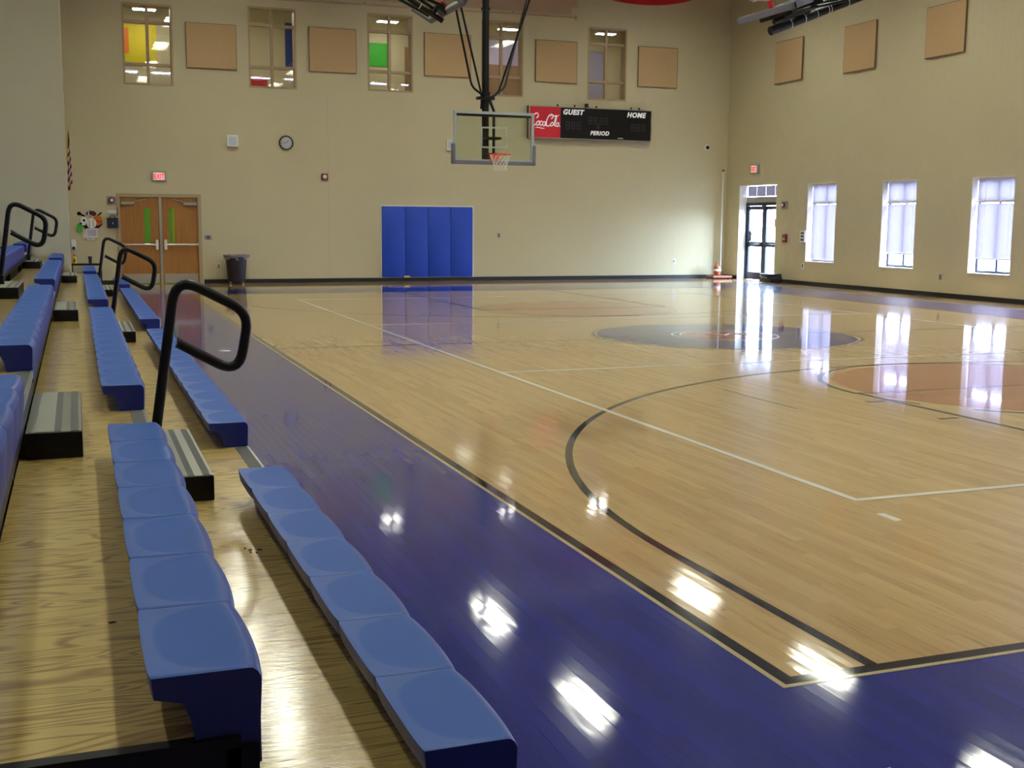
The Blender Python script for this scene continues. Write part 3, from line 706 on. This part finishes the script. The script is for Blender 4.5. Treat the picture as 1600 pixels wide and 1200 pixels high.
def handrail(label, F, zd, Y):
    t = thing('handrail', label, 'handrail', (F, Y, zd), 'black loop handrails on the bleacher aisles')
    P = [(-.0, 0, -.12), (.012, 0, .02), (.130, 0, .785), (.500, 0, .590), (.440, 0, .262), (.128, 0, .440)]
    MB().tube(bend_path(P, [.02, .135, .10, .13]), .027, 12).obj('tube', m_black, t, True)
    MB().bev(-.03, .035, -.05, .05, -.13, -.02, .006).obj('mounting_plate', m_black, t)
    MB().lathe([(.029, 0), (.029, .012), (.024, .014)], (.126, 0, .441), 12, 'x').obj('end_cap', m_rubber, t, True)
    return t
def NX(k): return SX+.222-PITCH*k+.0
zD = lambda k: SZ+RISE*k-.148
handrail('black loop handrail nearest the camera, in front of the blue floor border', NX(1)+.02, zD(1), .90)
handrail('black loop handrail in front of the wooden doors, second along the lower tiers', NX(1)+.02, zD(1), 8.56)
handrail('small far black loop handrail beside the wooden doors, farthest on the lower tiers', NX(1)+.02, zD(1), 16.75)
handrail('black loop handrail at the far left edge on the upper tiers', NX(3)+.04, zD(3), 8.56)
handrail('farther small black loop handrail against the pale wall on the upper tiers', NX(3)+.04, zD(3), 16.75)
tag(MB().add([(0, 0, 0), (.022, .004, .001), (.016, .012, .002), (-.004, .009, .003), (.009, .006, .005)], [(0, 1, 2, 3), (0, 1, 4), (1, 2, 4), (2, 3, 4), (3, 0, 4)]).obj('dry_leaf', m_bin, loc=(-4.04, -2.21, zD(1)+.001)), 'small dark leaf lying on the plywood beside the nearest blue seats', 'leaf')
q = MB(); random.seed(3)
for k in range(7): x, y = random.uniform(-.03, .03), random.uniform(-.05, .05); q.bev(x, x+.008, y, y+.012, 0, .004, .001)
tag(q.obj('rubbish_crumbs', m_bin, loc=(-3.465, -.75, zD(0)+.0005)), 'dark crumbs on the plywood beside the lowest seats near the aisle', 'crumbs')

m_tgt = mat('frosted_target', sr(210, 220, 214), .6); m_tgt.node_tree.nodes['Principled BSDF'].inputs['Alpha'].default_value = .35
# ------------------------------------------------------------------ basketball goals
def goal_parts(t, rails=True):
    w, h = .915, 1.07
    q = MB(); frame_rect(q, 'y', -.02, .05, -w, w, 0, h, .055); q.obj('backboard_frame', m_bbframe, t)
    MB().box(-w+.05, w-.05, .0, .012, .05, h-.05).obj('glass_board', m_bbglass, t)
    q = MB(); frame_rect(q, 'y', -.004, -.0005, -.305, .305, .30, .75, .035); q.obj('target_square', m_tgt, t)
    q = MB(); q.bev(-w-.045, w+.045, -.045, .075, -.05, .03, .02).bev(-w-.045, -w+.03, -.045, .075, -.05, .38, .02).bev(w-.03, w+.045, -.045, .075, -.05, .38, .02); q.obj('edge_padding', m_bbpad, t)
    R = .229; cy = -.15-R-.02; zr = .15
    b = MB().tube([(R*math.cos(2*PI*i/32), cy+R*math.sin(2*PI*i/32), zr) for i in range(32)], .011, 8, closed=True)
    b.box(-.10, .10, -.04, .0, zr-.12, zr+.03).box(-.06, .06, cy+R-.02, -.03, zr-.02, zr+.008)
    b.obj('rim', m_orange if rails else m_red, t, True)
    q = MB(); n = 12; lv = [(R, 0), (.205, -.06), (.175, -.13), (.15, -.20), (.14, -.27), (.145, -.34)]
    for s in (1, -1):
        for i in range(n):
            q.tube([(r*math.cos(2*PI*(i+s*l*.5)/n), cy+r*math.sin(2*PI*(i+s*l*.5)/n), zr+z) for l, (r, z) in enumerate(lv)], .0042, 4)
    q.obj('net', m_net, t)
    q = MB(); q.box(-.10, .10, .012, .10, .0, .20).box(-w+.04, w-.04, .05, .10, h-.10, h-.055); q.obj('bracket_with_shade_bar', m_black, t)  # bracket, plus a black bar standing in for shade under the top frame
HY = 18.95
t = thing('basketball_goal', 'ceiling-hung glass basketball backboard with orange rim and white net, lowered before the back wall', 'basketball hoop', (4.49, HY, 2.845))
goal_parts(t)
zt = ZC-2.845
MB().tube([(-.06, .42, .0), (-.06, .42, zt)], .078, 14).obj('mast', m_black, t, True)
MB().tube([(.10, .32, .05), (.10, .32, 1.12), (.0, .42, 1.45)], .032, 10).obj('drop_tube', m_black, t, True)
MB().box(-.16, .20, .10, .42, .50, .55).box(-.16, .18, .10, .42, .02, .08).obj('cross_bracket', m_black, t)
MB().lathe([(.10, 0), (.10, .05)], (-.06, .42, 3.25), 14).obj('mast_collar', m_black, t, True); MB().lathe([(.105, 0), (.105, .10)], (-.06, .42, 1.42), 14).obj('mast_collar', m_black, t, True)
MB().box(-.25, .13, .34, .50, 1.36, 1.42).obj('clamp', m_black, t)
dz = 2.845
for P in ([(-.06, .42, 1.42), (-.38, .40, 1.62), (-.77, .30, 3.20)], [(-.16, .42, 1.16), (-.14, .42, 1.42), (-.50, .9, 3.50), (-1.35, 1.6, zt)],
          [(-.77, .30, 3.20), (-1.25, -.6, zt)], [(.0, .42, 1.40), (.24, .42, 1.52), (.86, .1, 3.56), (1.75, -.4, zt)], [(.02, .42, 1.36), (.38, .42, 1.63), (1.02, .8, 3.60), (1.95, 1.4, zt)]):
    MB().tube(round_path(P, .12, 5), .024, 8).obj('brace', m_black, t, True)
MB().box(-2.2, 2.2, .36, .48, zt-.10, zt).obj('ceiling_beam', m_black, t)
def folded(label, sg, corner, ang):
    a = Vector((sg*math.cos(ang), 0, math.sin(ang))); n = Vector((-sg*math.sin(ang), 0, math.cos(ang)))
    t = thing('folded_goal', label, 'basketball hoop'); X = Vector((0, -sg, 0))
    R = Matrix((X, -n, a)).transposed().to_4x4(); R.translation = Vector(corner)+Vector((0, -.96, 0)); t.matrix_world = R
    goal_parts(t, False)
    R0, oy = (.085, .34) if sg > 0 else (.045, .20)
    MB().tube([(0, oy, -.02), (0, oy, 2.9)], R0, 12).obj('mast', m_black, t, True)
    MB().tube([(.16, oy-.14, .0), (.16, oy-.14, 2.9)], R0*.6, 12).obj('mast', m_black, t, True)
    for z in (.42, .74, 1.02, 1.28, 1.34, 1.75): MB().lathe([(R0+.004, 0), (R0+.004, .012)], (0, oy, z), 14).obj('cable_tie', m_white, t, True)
    for z in (.15, .85): MB().box(-.5*(1 if sg > 0 else .7), .5*(1 if sg > 0 else .7), .06, .10+.06*sg, z, z+.05).box(-.05, .05, .08, oy, z, z+.05).obj('cross_arm', m_black, t)
    for x in (-.45, .45): MB().tube([(x, .12, .15), (x*.4, .30, 1.6)], .028, 8).obj('brace', m_black, t, True)
    Ri = R.inverted()
    top = Vector(corner)+a*2.7+Vector((0, -.96, 0))
    for yy in (-1.15, -.5):
        p0 = Ri @ (top+Vector((0, -.05, -.1))); p1 = Ri @ Vector((top.x, top.y+yy, ZC)); MB().tube([p0, p1], .03, 8).obj('hanger', m_black, t, True)
    return t
folded('folded-up basketball goal hanging at the top right, grey padded board over a black mast', 1, (8.06, 14.95, 5.43), .37)
folded('folded-up basketball goal hanging at the top left of the mast, seen from below', -1, (1.90, 14.95, 5.07), .50)
# red rounded board high on the back wall
t = thing('wall_board', 'red board with a curved lower edge high on the back wall, cut by the picture top', 'board', (10.75, YW, 7.52))
arcp = [(-2.4*math.cos(PI*i/32), .9-.9*math.sin(PI*i/32)) for i in range(33)]
MB().prism(arcp, 'y', -.05, 0).obj('face', m_red, t); MB().prism([(-2.4, .9), (2.4, .9), (2.4, 1.0), (-2.4, 1.0)], 'y', -.07, 0).obj('top_rail', m_trim, t)

# ------------------------------------------------------------------ scoreboard
sx0, sx1, sz0, sz1 = 7.44, 11.10, 3.815, 4.675
t = thing('scoreboard', 'black and red scoreboard with white lettering on the back wall right of the backboard', 'scoreboard', (sx0, YW, sz0)); w, h = sx1-sx0, sz1-sz0
MB().bev(0, w, -.15, 0, 0, h, .008).obj('cabinet', m_black, t)
q = MB(); frame_rect(q, 'y', -.165, -.14, 0, w, 0, h, .022); q.obj('frame', m_alu, t)
MB().box(.022, .92, -.157, -.15, .022, h-.022).obj('sponsor_panel', mat('sign_red', sr(206, 18, 44), .4), t)
m_let = mat('letter_white_glow', sr(240, 240, 236), .5, emit=(1, 1, 1), es=.12)  # white lettering given a faint glow of its own
text('guest_lettering', 'GUEST', m_let, t, .185, (.98, -.16, h-.20), RB, shear=.25, bold=.008)
text('home_lettering', 'HOME', m_let, t, .185, (w-.76, -.16, h-.21), RB, shear=.25, bold=.008)
text('period_lettering', 'PERIOD', m_let, t, .150, (w*.492, -.16, .135), RB, shear=.25, bold=.006)
MB().box(w-1.02, w-.86, -.156, -.15, .06, .075).obj('small_caption', m_let, t)
m_dig = mat('unlit_digit', (.035, .028, .032), .5)
def digit(x, z, hh=.20):
    q = MB(); ww = hh*.55; s = .022
    for (a, b, c, d) in ((0, ww, 0, s), (0, ww, hh/2-s/2, hh/2+s/2), (0, ww, hh-s, hh), (0, s, 0, hh/2), (ww-s, ww, 0, hh/2), (0, s, hh/2, hh), (ww-s, ww, hh/2, hh)): q.box(x+a, x+b, -.153, -.15, z+c, z+d)
    q.obj('digit', m_dig, t)
for x in (1.08, 1.24, 1.40, w-.62, w-.46, w-.30): digit(x, .27)
for x in (1.75, 1.90, 2.08, 2.23): digit(x, .42, .19)
digit(w*.492+.2, .30, .14)
# white script on the red panel: flowing strokes
def script(pts, r=.011):
    P = [Vector((x, -.159, z)) for x, z in pts]; out = []
    for i in range(len(P)-1):                              # Catmull-Rom
        a, b, c, d = P[max(i-1, 0)], P[i], P[i+1], P[min(i+2, len(P)-1)]
        for k in range(5):
            u = k/5; out.append(.5*((2*b)+(c-a)*u+(2*a-5*b+4*c-d)*u*u+(3*b-a-3*c+d)*u**3))
    out.append(P[-1]); return out
q = MB()
def capC(x, z, s): return [(x+.13*s, z+.17*s), (x+.18*s, z+.22*s), (x+.15*s, z+.28*s), (x+.08*s, z+.25*s), (x+.02*s, z+.14*s), (x+.01*s, z+.04*s), (x+.05*s, z-.01*s), (x+.11*s, z+.03*s)]
def lo_o(x, z, s): return [(x+.05*s, z+.10*s), (x+.0*s, z+.05*s), (x+.02*s, z), (x+.07*s, z+.03*s), (x+.08*s, z+.09*s), (x+.05*s, z+.10*s), (x+.09*s, z+.09*s)]
def lo_c(x, z, s): return [(x+.07*s, z+.08*s), (x+.04*s, z+.10*s), (x+.0*s, z+.05*s), (x+.02*s, z), (x+.08*s, z+.03*s)]
def lo_a(x, z, s): return [(x+.07*s, z+.09*s), (x+.02*s, z+.09*s), (x+.0*s, z+.03*s), (x+.04*s, z), (x+.08*s, z+.09*s), (x+.07*s, z+.02*s), (x+.11*s, z+.01*s)]
def lo_l(x, z, s): return [(x, z+.02*s), (x+.06*s, z+.14*s), (x+.075*s, z+.24*s), (x+.05*s, z+.24*s), (x+.03*s, z+.10*s), (x+.03*s, z+.01*s), (x+.07*s, z+.01*s)]
s = 1.12; z0 = .33
for st in (capC(.06, z0, s*1.05), lo_o(.215, z0+.01, s), lo_c(.315, z0+.01, s), lo_a(.40, z0, s), capC(.495, z0, s*1.0), lo_o(.625, z0, s*.9), lo_l(.715, z0, s), lo_a(.79, z0-.005, s*.95)):
    q.tube(script(st), .014, 5)
q.tube(script([(.18, z0-.06), (.26, z0-.045), (.38, z0-.065), (.46, z0-.06)]), [.006]*3+[.013]*10+[.006]*3, 5)
q.tube(script([(.60, z0+.25), (.68, z0+.29), (.78, z0+.26), (.88, z0+.30)]), [.006]*3+[.013]*10+[.006]*3, 5)
q.box(.485, .515, -.162, -.156, z0+.055, z0+.07)
q.obj('script_lettering', m_let, t)
for x in (.85, 1.35, 2.0, 3.05, 3.3): MB().box(x, x+.035, -.08, -.04, h, h+.06).obj('cable_clamp', m_black, t)
MB().box(1.68, 1.76, -.10, -.02, h, h+.11).obj('junction_box', m_bin, t)

# ------------------------------------------------------------------ things on the back wall
def wall_thing(nm, label, cat, x, z, loc_y=YW, group=None): return thing(nm, label, cat, (x, loc_y, z), group)
t = wall_thing('wall_clock', 'round grey-rimmed wall clock high on the back wall left of the pads', 'clock', .97, 3.50)
MB().lathe([(.0, -.03), (.150, -.03), (.150, -.02), (.0, -.02)], n=32, axis='y').obj('face', mat('clock_face', sr(190, 190, 198), .5), t)
MB().lathe([(.150, 0), (.178, 0), (.178, -.045), (.165, -.055), (.150, -.045), (.150, 0)], n=32, axis='y').obj('rim', m_bin, t, True)
MB().prism([(-.006, 0), (.006, 0), (.004, .085), (-.004, .085)], 'y', -.036, -.033).obj('hand', m_black, t).rotation_euler = (0, .9, 0)
MB().prism([(-.004, 0), (.004, 0), (.003, .125), (-.003, .125)], 'y', -.04, -.037).obj('hand', m_black, t).rotation_euler = (0, 4.6, 0)
tick = None
for k in range(12):
    a = k*PI/6; p = (math.sin(a)*.128, 0, math.cos(a)*.128)
    if tick is None: tick = MB().box(-.005, .005, -.034, -.03, -.012, .012).obj('hour_mark', m_black, t, loc=p); tick.rotation_euler = (0, a, 0)
    else: share(tick, 'hour_mark', t, p, (0, a, 0))
for (x, z, w_, h_, lb) in ((-.355, 3.505, .27, .29, 'square white loudspeaker on the back wall left of the clock'), (5.27, 3.565, .22, .27, 'white loudspeaker on the back wall peeking out left of the backboard')):
    t = wall_thing('wall_speaker', lb, 'speaker', x, z)
    MB().bev(-w_/2, w_/2, -.10, 0, -h_/2, h_/2, .01).obj('housing', m_white, t)
    MB().bev(-w_/2+.04, w_/2-.04, -.108, -.10, -h_/2+.04, h_/2-.04, .003).obj('grille', mat('pale_grille', sr(186, 196, 206), .7), t)
t = wall_thing('alarm_sounder', 'small dark red alarm plate on the back wall right of the clock', 'alarm', 1.93, 2.68)
MB().bev(-.08, .08, -.05, 0, -.08, .08, .006).obj('plate', m_darkred, t); MB().lathe([(.05, 0), (.05, -.02), (.02, -.03)], (0, -.05, 0), 16, 'y').obj('sounder', m_white, t)
def exit_sign(label, ax, x, z, yy):
    t = thing('exit_sign', label, 'exit sign', (x, yy, z), 'lit red EXIT signs')
    if ax == 'y':
        MB().bev(-.17, .17, -.06, 0, -.115, .115, .008).obj('housing', m_grey, t); MB().box(-.125, .125, -.066, -.06, -.085, .085).obj('panel', m_exit, t)
        text('exit_letters', 'EXIT', m_exit_t, t, .165, (0, -.068, -.058), RB, bold=.004, align='CENTER', sx=.72)
    else:
        MB().bev(-.06, 0, -.19, .19, -.13, .13, .008).obj('housing', m_grey, t); MB().box(-.066, -.06, -.135, .135, -.09, .09).obj('panel', m_exit, t)
        text('exit_letters', 'EXIT', m_exit_t, t, .165, (-.068, 0, -.058), RR, bold=.004, align='CENTER', sx=.72)
exit_sign('lit red EXIT sign above the wooden double doors', 'y', -2.125, 2.61, YW)
exit_sign('lit red EXIT sign above the glass door in the right wall', 'x', XW, 3.07, 23.18)
for (x, y, z, ax, lb) in ((-3.235, YW, 2.02, 'y', 'fire alarm strobe with round horn beside the wooden doors'), (XW, 21.66, 2.07, 'x', 'fire alarm strobe on the right wall beside the glass door')):
    t = thing('alarm_strobe', lb, 'alarm', (x, y, z), 'fire alarm strobes')
    if ax == 'y': MB().bev(-.11, .11, -.03, 0, -.10, .10, .006).obj('plate', m_grey, t); MB().lathe([(.07, 0), (.075, -.03), (.04, -.05)], (0, -.03, 0), 18, 'y').obj('horn', m_darkred, t, True); MB().lathe([(.035, 0), (.03, -.02)], (0, -.08, 0), 14, 'y').obj('lens', m_white, t)
    else: MB().bev(-.03, 0, -.14, .14, -.10, .10, .006).obj('plate', m_grey, t); MB().lathe([(.07, 0), (.075, -.03), (.04, -.05)], (-.03, 0, 0), 18, 'x').obj('horn', m_darkred, t, True); MB().lathe([(.035, 0), (.03, -.02)], (-.08, 0, 0), 14, 'x').obj('lens', m_white, t)
def plate(label, x, y, z, w_, h_, m, ax='y', name='wall_plate', cat='wall plate'):
    t = thing(name, label, cat, (x, y, z))
    if ax == 'y': MB().bev(-w_/2, w_/2, -.016, 0, -h_/2, h_/2, .004).obj('cover', m, t); MB().box(-w_*.22, w_*.22, -.022, -.016, -h_*.28, -h_*.05).box(-w_*.22, w_*.22, -.022, -.016, h_*.05, h_*.28).obj('socket', m_bin, t)
    else: MB().bev(-.016, 0, -w_/2, w_/2, -h_/2, h_/2, .004).obj('cover', m, t); MB().box(-.022, -.016, -w_*.22, w_*.22, -h_*.28, -h_*.05).box(-.022, -.016, -w_*.22, w_*.22, h_*.05, h_*.28).obj('socket', m_bin, t)
plate('small grey sign plate on the back wall just right of the wooden doors', -1.0, YW, 1.14, .18, .11, m_grey, name='sign_plate', cat='sign')
plate('small grey plate on the back wall right of the blue pads', 6.655, YW, 1.21, .08, .13, m_grey)
plate('small socket low on the back wall near the corner pole', 11.99, YW, .49, .09, .13, m_white, name='wall_outlet', cat='outlet')
plate('small socket low on the back wall beside the rubbish bin', -.76, YW, .44, .08, .12, m_white, name='wall_outlet', cat='outlet')
plate('small socket low on the right wall below the intercom', XW, 20.72, .49, .12, .15, m_white, 'x', name='wall_outlet', cat='outlet')
plate('small dark socket low on the right wall between the middle and rightmost windows', XW, 15.49, .44, .09, .14, m_grey, 'x', name='wall_outlet', cat='outlet')
t = thing('fire_pull', 'dark red fire alarm pull on the right wall beside the glass door', 'alarm', (XW, 21.58, 1.19)); MB().bev(-.05, 0, -.09, .09, -.11, .11, .008).obj('body', m_darkred, t); MB().box(-.06, -.05, -.04, .04, -.03, .0).obj('handle', m_white, t)
t = thing('intercom', 'white intercom panel with dark buttons on the right wall left of the first blind', 'intercom', (XW, 20.75, 1.255)); MB().bev(-.04, 0, -.11, .11, -.155, .155, .008).obj('body', m_white, t)
for zz in (-.09, 0, .08): MB().box(-.046, -.04, -.06, .06, zz-.02, zz+.025).obj('button', m_bin, t)
t = thing('security_camera', 'small dark dome camera on a white base high on the back wall near the corner', 'camera', (12.96, YW, 3.72)); MB().lathe([(.085, 0), (.085, -.03), (.06, -.05)], n=18, axis='y').obj('base', m_white, t, True); MB().lathe([(.055, -.05), (.045, -.085), (.0, -.10)], n=18, axis='y').obj('dome', m_black, t, True)
# blue wall pads
t = thing('wall_pads', 'four blue padded panels in a white-edged block on the back wall', 'wall pad', (3.41, YW, .11))
pw = 2.49/4
for k in range(4): MB().bev(k*pw+.003, (k+1)*pw-.003, -.06, 0, 0, 1.845, .014).obj('pad_panel', m_pad, t, True)
q = MB(); frame_rect(q, 'y', -.03, 0, -.03, 2.52, -.01, 1.875, .028); q.obj('edge_frame', m_trim, t)
t = tag(MB().bev(0, .16, -.03, .03, 0, .05, .008).obj('yellow_block', mat('cream_foam', sr(214, 196, 120), .7), loc=(3.98, YW-.10, .101)), 'small cream block resting at the foot of the blue wall pads', 'block')
t['label'] = 'small cream block at the foot of the blue wall pads'
# rubbish bin
t = thing('rubbish_bin', 'dark grey rubbish bin with grey liner over its rim, right of the wooden doors', 'bin', (-.38, 24.30, 0))
MB().lathe([(.0, .06), (.20, .06), (.215, .10), (.255, .62), (.265, .70), (.255, .70), (.24, .62), (.20, .12), (.0, .11)], n=28).obj('body', m_bin, t, True)
q = MB(); n = 40; vs = []
for j, (r, z) in enumerate(((.245, .60), (.26, .715), (.285, .72), (.305, .70), (.285, .655))):
    for i in range(n): a = 2*PI*i/n; rr = r+.012*math.sin(7*a+j)+(.02 if j > 2 else 0)*math.sin(3*a+1); vs.append((rr*math.cos(a)*1.08, rr*math.sin(a), z+.012*math.sin(5*a+j*2)))
q.add(vs, [(j*n+i, j*n+(i+1) % n, (j+1)*n+(i+1) % n, (j+1)*n+i) for j in range(4) for i in range(n)]); q.obj('liner', m_bag, t, True)
for (x, y) in ((-.15, -.12), (.15, -.12), (-.15, .12), (.15, .12)): MB().lathe([(.028, -.012), (.028, .012)], (x, y, .028), 12, 'x').box(x-.006, x+.006, y-.01, y+.01, .02, .07).obj('caster', m_steel, t)
# defibrillator-style case
t = thing('first_aid_case', 'dark blue soft case with yellow tabs hanging on the back wall beside the doors', 'case', (-3.23, YW, 1.37))
MB().bev(-.125, .125, -.14, 0, -.01, .225, .02).obj('body', mat('navy_fabric', sr(34, 38, 62), .8), t, True)
MB().bev(-.127, .127, -.145, .0, .20, .235, .01).obj('flap', m_bin, t); MB().tube(round_path([(-.06, -.07, .23), (-.06, -.07, .28), (.06, -.07, .28), (.06, -.07, .23)], .02, 4), .01, 6).obj('handle', m_black, t, True)
for x in (-.11, .08): MB().bev(x, x+.035, -.10, -.04, .23, .28, .005).obj('tab', mat('lime_plastic', sr(210, 220, 60), .4), t)
MB().box(-.006, .006, -.146, -.14, .08, .13).obj('emblem', m_white, t)
t2 = tag(MB().bev(-.11, .11, -.02, 0, -.04, .04, .004).obj('wall_bracket', m_white, loc=(-3.23, YW, 1.74)), 'white wall bracket above the dark blue case', 'bracket')
tag(MB().tube([(-3.125, YW-.02, 1.93), (-3.11, YW-.03, 1.75), (-3.12, YW-.06, 1.60)], .008, 6).obj('cable', m_black), 'short black cable from the alarm strobe to the blue case', 'cable')
# cut-out sports decorations
def bx(px): return -4.06+(px-118)/72.0
def bz(py): return 1.75-(py-330)/66.0
def deco(nm, lb, parts, y):
    t = thing(nm, lb, 'wall decoration', (0, YW, 0), 'cut-out sports decorations'); 
    for (pn, poly, m, dy) in parts: MB().prism([(bx(p[0]), bz(p[1])) for p in poly], 'y', -y-dy-.008, -y-dy).obj(pn, m, t)
    return t
def ell(cx, cy, rx, ry, n=20, a0=0): return [(cx+rx*math.cos(2*PI*i/n+a0), cy+ry*math.sin(2*PI*i/n+a0)) for i in range(n)]
dk = m_black; wh = m_paper
deco('football_cutout', 'brown football cut-out with white stripes at the top of the sports cluster', [('ball', ell(143, 333.5, 8.5, 4.5), mat('brown_card', sr(66, 30, 34), .7), 0), ('stripe', [(137, 338), (138.5, 330), (140, 330), (138.5, 339)], wh, .009), ('stripe', [(139, 334), (147, 338), (146.5, 339.5), (138.5, 335.5)], wh, .009)], .002)
deco('bat_cutout', 'dark crossed bat and racket cut-out behind the sports cluster', [('handle', [(122, 331), (134, 337), (133, 339.5), (121, 334)], dk, 0), ('head', ell(123.5, 333.5, 3.4, 3), dk, .0), ('bat', [(150, 337), (160, 330.5), (161, 332.5), (152, 339)], dk, 0)], .001)
deco('basketball_cutout', 'orange basketball cut-out on the back wall', [('ball', ell(153, 344, 7.8, 8.2), mat('orange_card', sr(214, 104, 20), .7), 0), ('seam', [(146, 343), (160.5, 346), (160.5, 346.7), (146, 343.8)], dk, .009)], .012)
deco('dark_backing', 'black backing shape under the sports cluster', [('card', [(124, 345), (161, 345), (160, 351), (155, 356), (132, 357), (128, 350)], dk, 0)], .001)  # black shape behind the lower cut-outs
deco('soccer_cutout', 'black and white soccer ball cut-out left in the sports cluster', [('ball', ell(131, 345, 6, 7), wh, 0), ('patch', ell(131, 344, 2.3, 2.3, 5), dk, .009), ('patch', ell(126, 349, 1.6, 2, 5), dk, .009), ('patch', ell(135, 350, 1.4, 1.8, 5), dk, .009)], .014)
deco('baseball_cutout', 'white baseball cut-out at the centre of the sports cluster', [('ball', ell(143, 348.5, 8.2, 8.2), wh, 0), ('stitching', [(139, 343), (140, 343), (140.6, 348.5), (140, 354), (139, 354), (139.6, 348.5)], m_grey, .009), ('stitching', [(146, 343), (147, 343), (146.4, 348.5), (147, 354), (146, 354), (145.4, 348.5)], m_grey, .009)], .024)
deco('green_cutout', 'green mitt-shaped cut-out at the lower left of the sports cluster', [('shape', [(120, 350), (123, 348.5), (128, 349), (129.5, 354), (128, 361), (123, 364), (119, 361), (118.5, 354)], m_green, 0)], .012)
for (lb, q4, y, m) in (('printed white sheet pinned below the baseball cut-out', (134, 152, 356.5, 371), .026, wh), ('cream sheet pinned behind the printed sheet at its left', (128, 136, 357, 372), .018, mat('cream_paper', sr(208, 196, 176), .8)), ('narrow white strip of paper under the printed sheet', (133.5, 148, 372, 375), .020, wh)):
    t = thing('pinned_sheet', lb, 'paper', (bx((q4[0]+q4[1])/2), YW, bz(q4[3])), 'papers pinned below the sports cluster'); a = (q4[1]-q4[0])/144; hh = (q4[3]-q4[2])/66
    MB().box(-a, a, -y-.004, -y, 0, hh).obj('sheet', m, t); MB().box(-.01, .01, -y-.01, 0, hh-.02, hh-.005).obj('pin', m_darkred, t)
    if m is wh and hh > .1:
        MB().box(-a+.02, a-.02, -y-.0055, -y-.004, .03, hh-.03).obj('text_block', mat('print_grey', sr(176, 176, 190), .8), t)
# white wall box near the corner
t = thing('wall_phone', 'white wall box with a round black knob beside the alcove corner', 'wall box', (-4.135, YW, .94)); MB().bev(-.055, .055, -.05, 0, -.10, .14, .006).obj('box', m_white, t); MB().lathe([(.035, 0), (.035, -.04), (.02, -.05)], (0, -.05, -.06), 14, 'y').obj('knob', m_black, t)
# black low frame with bottle and cup
t = thing('low_table', 'low black framed table against the back wall beyond the bleachers', 'table', (-3.86, 24.25, 0))
MB().bev(-.34, .34, -.16, .16, .485, .525, .005).obj('top', m_black, t)
for x in (-.32, .32):
    for y in (-.14, .14): MB().box(x-.012, x+.012, y-.012, y+.012, 0, .50).obj('leg', m_black, t)
for y in (-.14, .14): MB().box(-.32, .32, y-.01, y+.01, .26, .31).obj('rail', m_black, t)
t = thing('yellow_bottle', 'yellow bottle with coloured sticker on the low black table', 'bottle', (-4.13, 24.2, .525)); MB().lathe([(.0, 0), (.045, 0), (.048, .02), (.048, .13), (.02, .17), (.02, .19), (0, .19)], n=16).obj('body', m_yellow, t, True); MB().lathe([(.023, .185), (.023, .215), (0, .215)], n=12).obj('cap', m_red, t); MB().box(-.02, .02, -.0495, -.047, .04, .11).obj('sticker', m_darkred, t)
t = tag(MB().lathe([(.0, 0), (.032, 0), (.045, .17), (.041, .17), (.03, .01), (0, .01)], n=18).obj('dark_cup', m_bin, None, True, (-3.78, 24.2, .525)), 'tall dark cup standing on the low black table', 'cup')
# flag on a staff, mostly hidden by the alcove corner
t = thing('wall_flag', 'furled red, white and blue striped flag hanging just past the alcove corner', 'flag', (XA, 22.0, 2.4))
MB().tube([(0, 0, .28), (.065, -.05, 1.10)], .010, 8).obj('staff', m_yellow, t); MB().box(0, .03, -.05, .05, .2, .34).obj('bracket', m_steel, t)
bands = [(1.02, .78, mat('flag_navy', sr(26, 26, 60), .8))]; z = .78; mm = [mat('flag_red', sr(128, 22, 44), .8), mat('flag_white', sr(220, 214, 214), .8)]
for k in range(11): bands.append((z, z-.085, mm[k % 2])); z -= .085
for bi, (zt_, zb, m) in enumerate(bands):
    q = MB(); n = 8; vs = []
    for zz in (zt_, zb):
        f = min(1, (1.06-zz)/.85)
        for i in range(n+1): u = i/n; vs.append((.05*(1-f)+.02+(.085*f)*u, .05*math.sin(u*9+zz*3), zz+.10*(u-.5)*f-.05*math.sin(u*6)*f))
    q.add(vs, [(i, i+1, n+2+i, n+1+i) for i in range(n)]); o = q.obj('stripe' if bi else 'canton', m, t, True); o.modifiers.new('s', 'SOLIDIFY').thickness = .006
# corner pole with base, stand
t = thing('volleyball_pole', 'tall white pole standing on a reddish wheeled base in the far corner', 'pole', (13.25, 24.25, 0))
MB().tube([(.14, .22, .10), (.14, .22, 3.05)], .022, 12).obj('pole', m_white, t, True); MB().lathe([(.034, 3.05), (.034, 3.09), (.0, 3.10)], (.14, .22, 0), 12).obj('cap', m_bin, t, True)
MB().bev(-.32, .30, -.20, .24, .03, .09, .02).obj('base', mat('rust_red', sr(150, 80, 60), .5), t); 
for x in (-.24, .22): MB().lathe([(.03, -.015), (.03, .015)], (x, -.16, .03), 12, 'x').obj('wheel', m_black, t)
MB().lathe([(.0, .09), (.06, .09), (.10, .17), (.11, .27), (.085, .36), (.03, .40), (.03, .46), (0, .46)], (-.10, -.02, 0), 18).obj('winch', mat('winch_brown', sr(150, 84, 50), .4), t, True); MB().lathe([(.111, .22), (.115, .24), (.111, .28)], (-.10, -.02, 0), 18).obj('band', m_white, t)
# black low unit right of the glass door
t = thing('speaker_case', 'low black case with a rounded top on the floor right of the glass door', 'case', (13.32, 21.72, 0))
MB().bev(-.18, .18, -.30, .30, .02, .19, .03).obj('body', m_rubber, t, True); MB().bev(-.17, .17, -.29, .29, .20, .25, .02).obj('lid', m_black, t, True)
MB().tube(round_path([(-.19, -.12, .12), (-.22, -.12, .16), (-.22, .12, .16), (-.19, .12, .12)], .02, 4), .010, 6).obj('handle', m_grey, t, True)
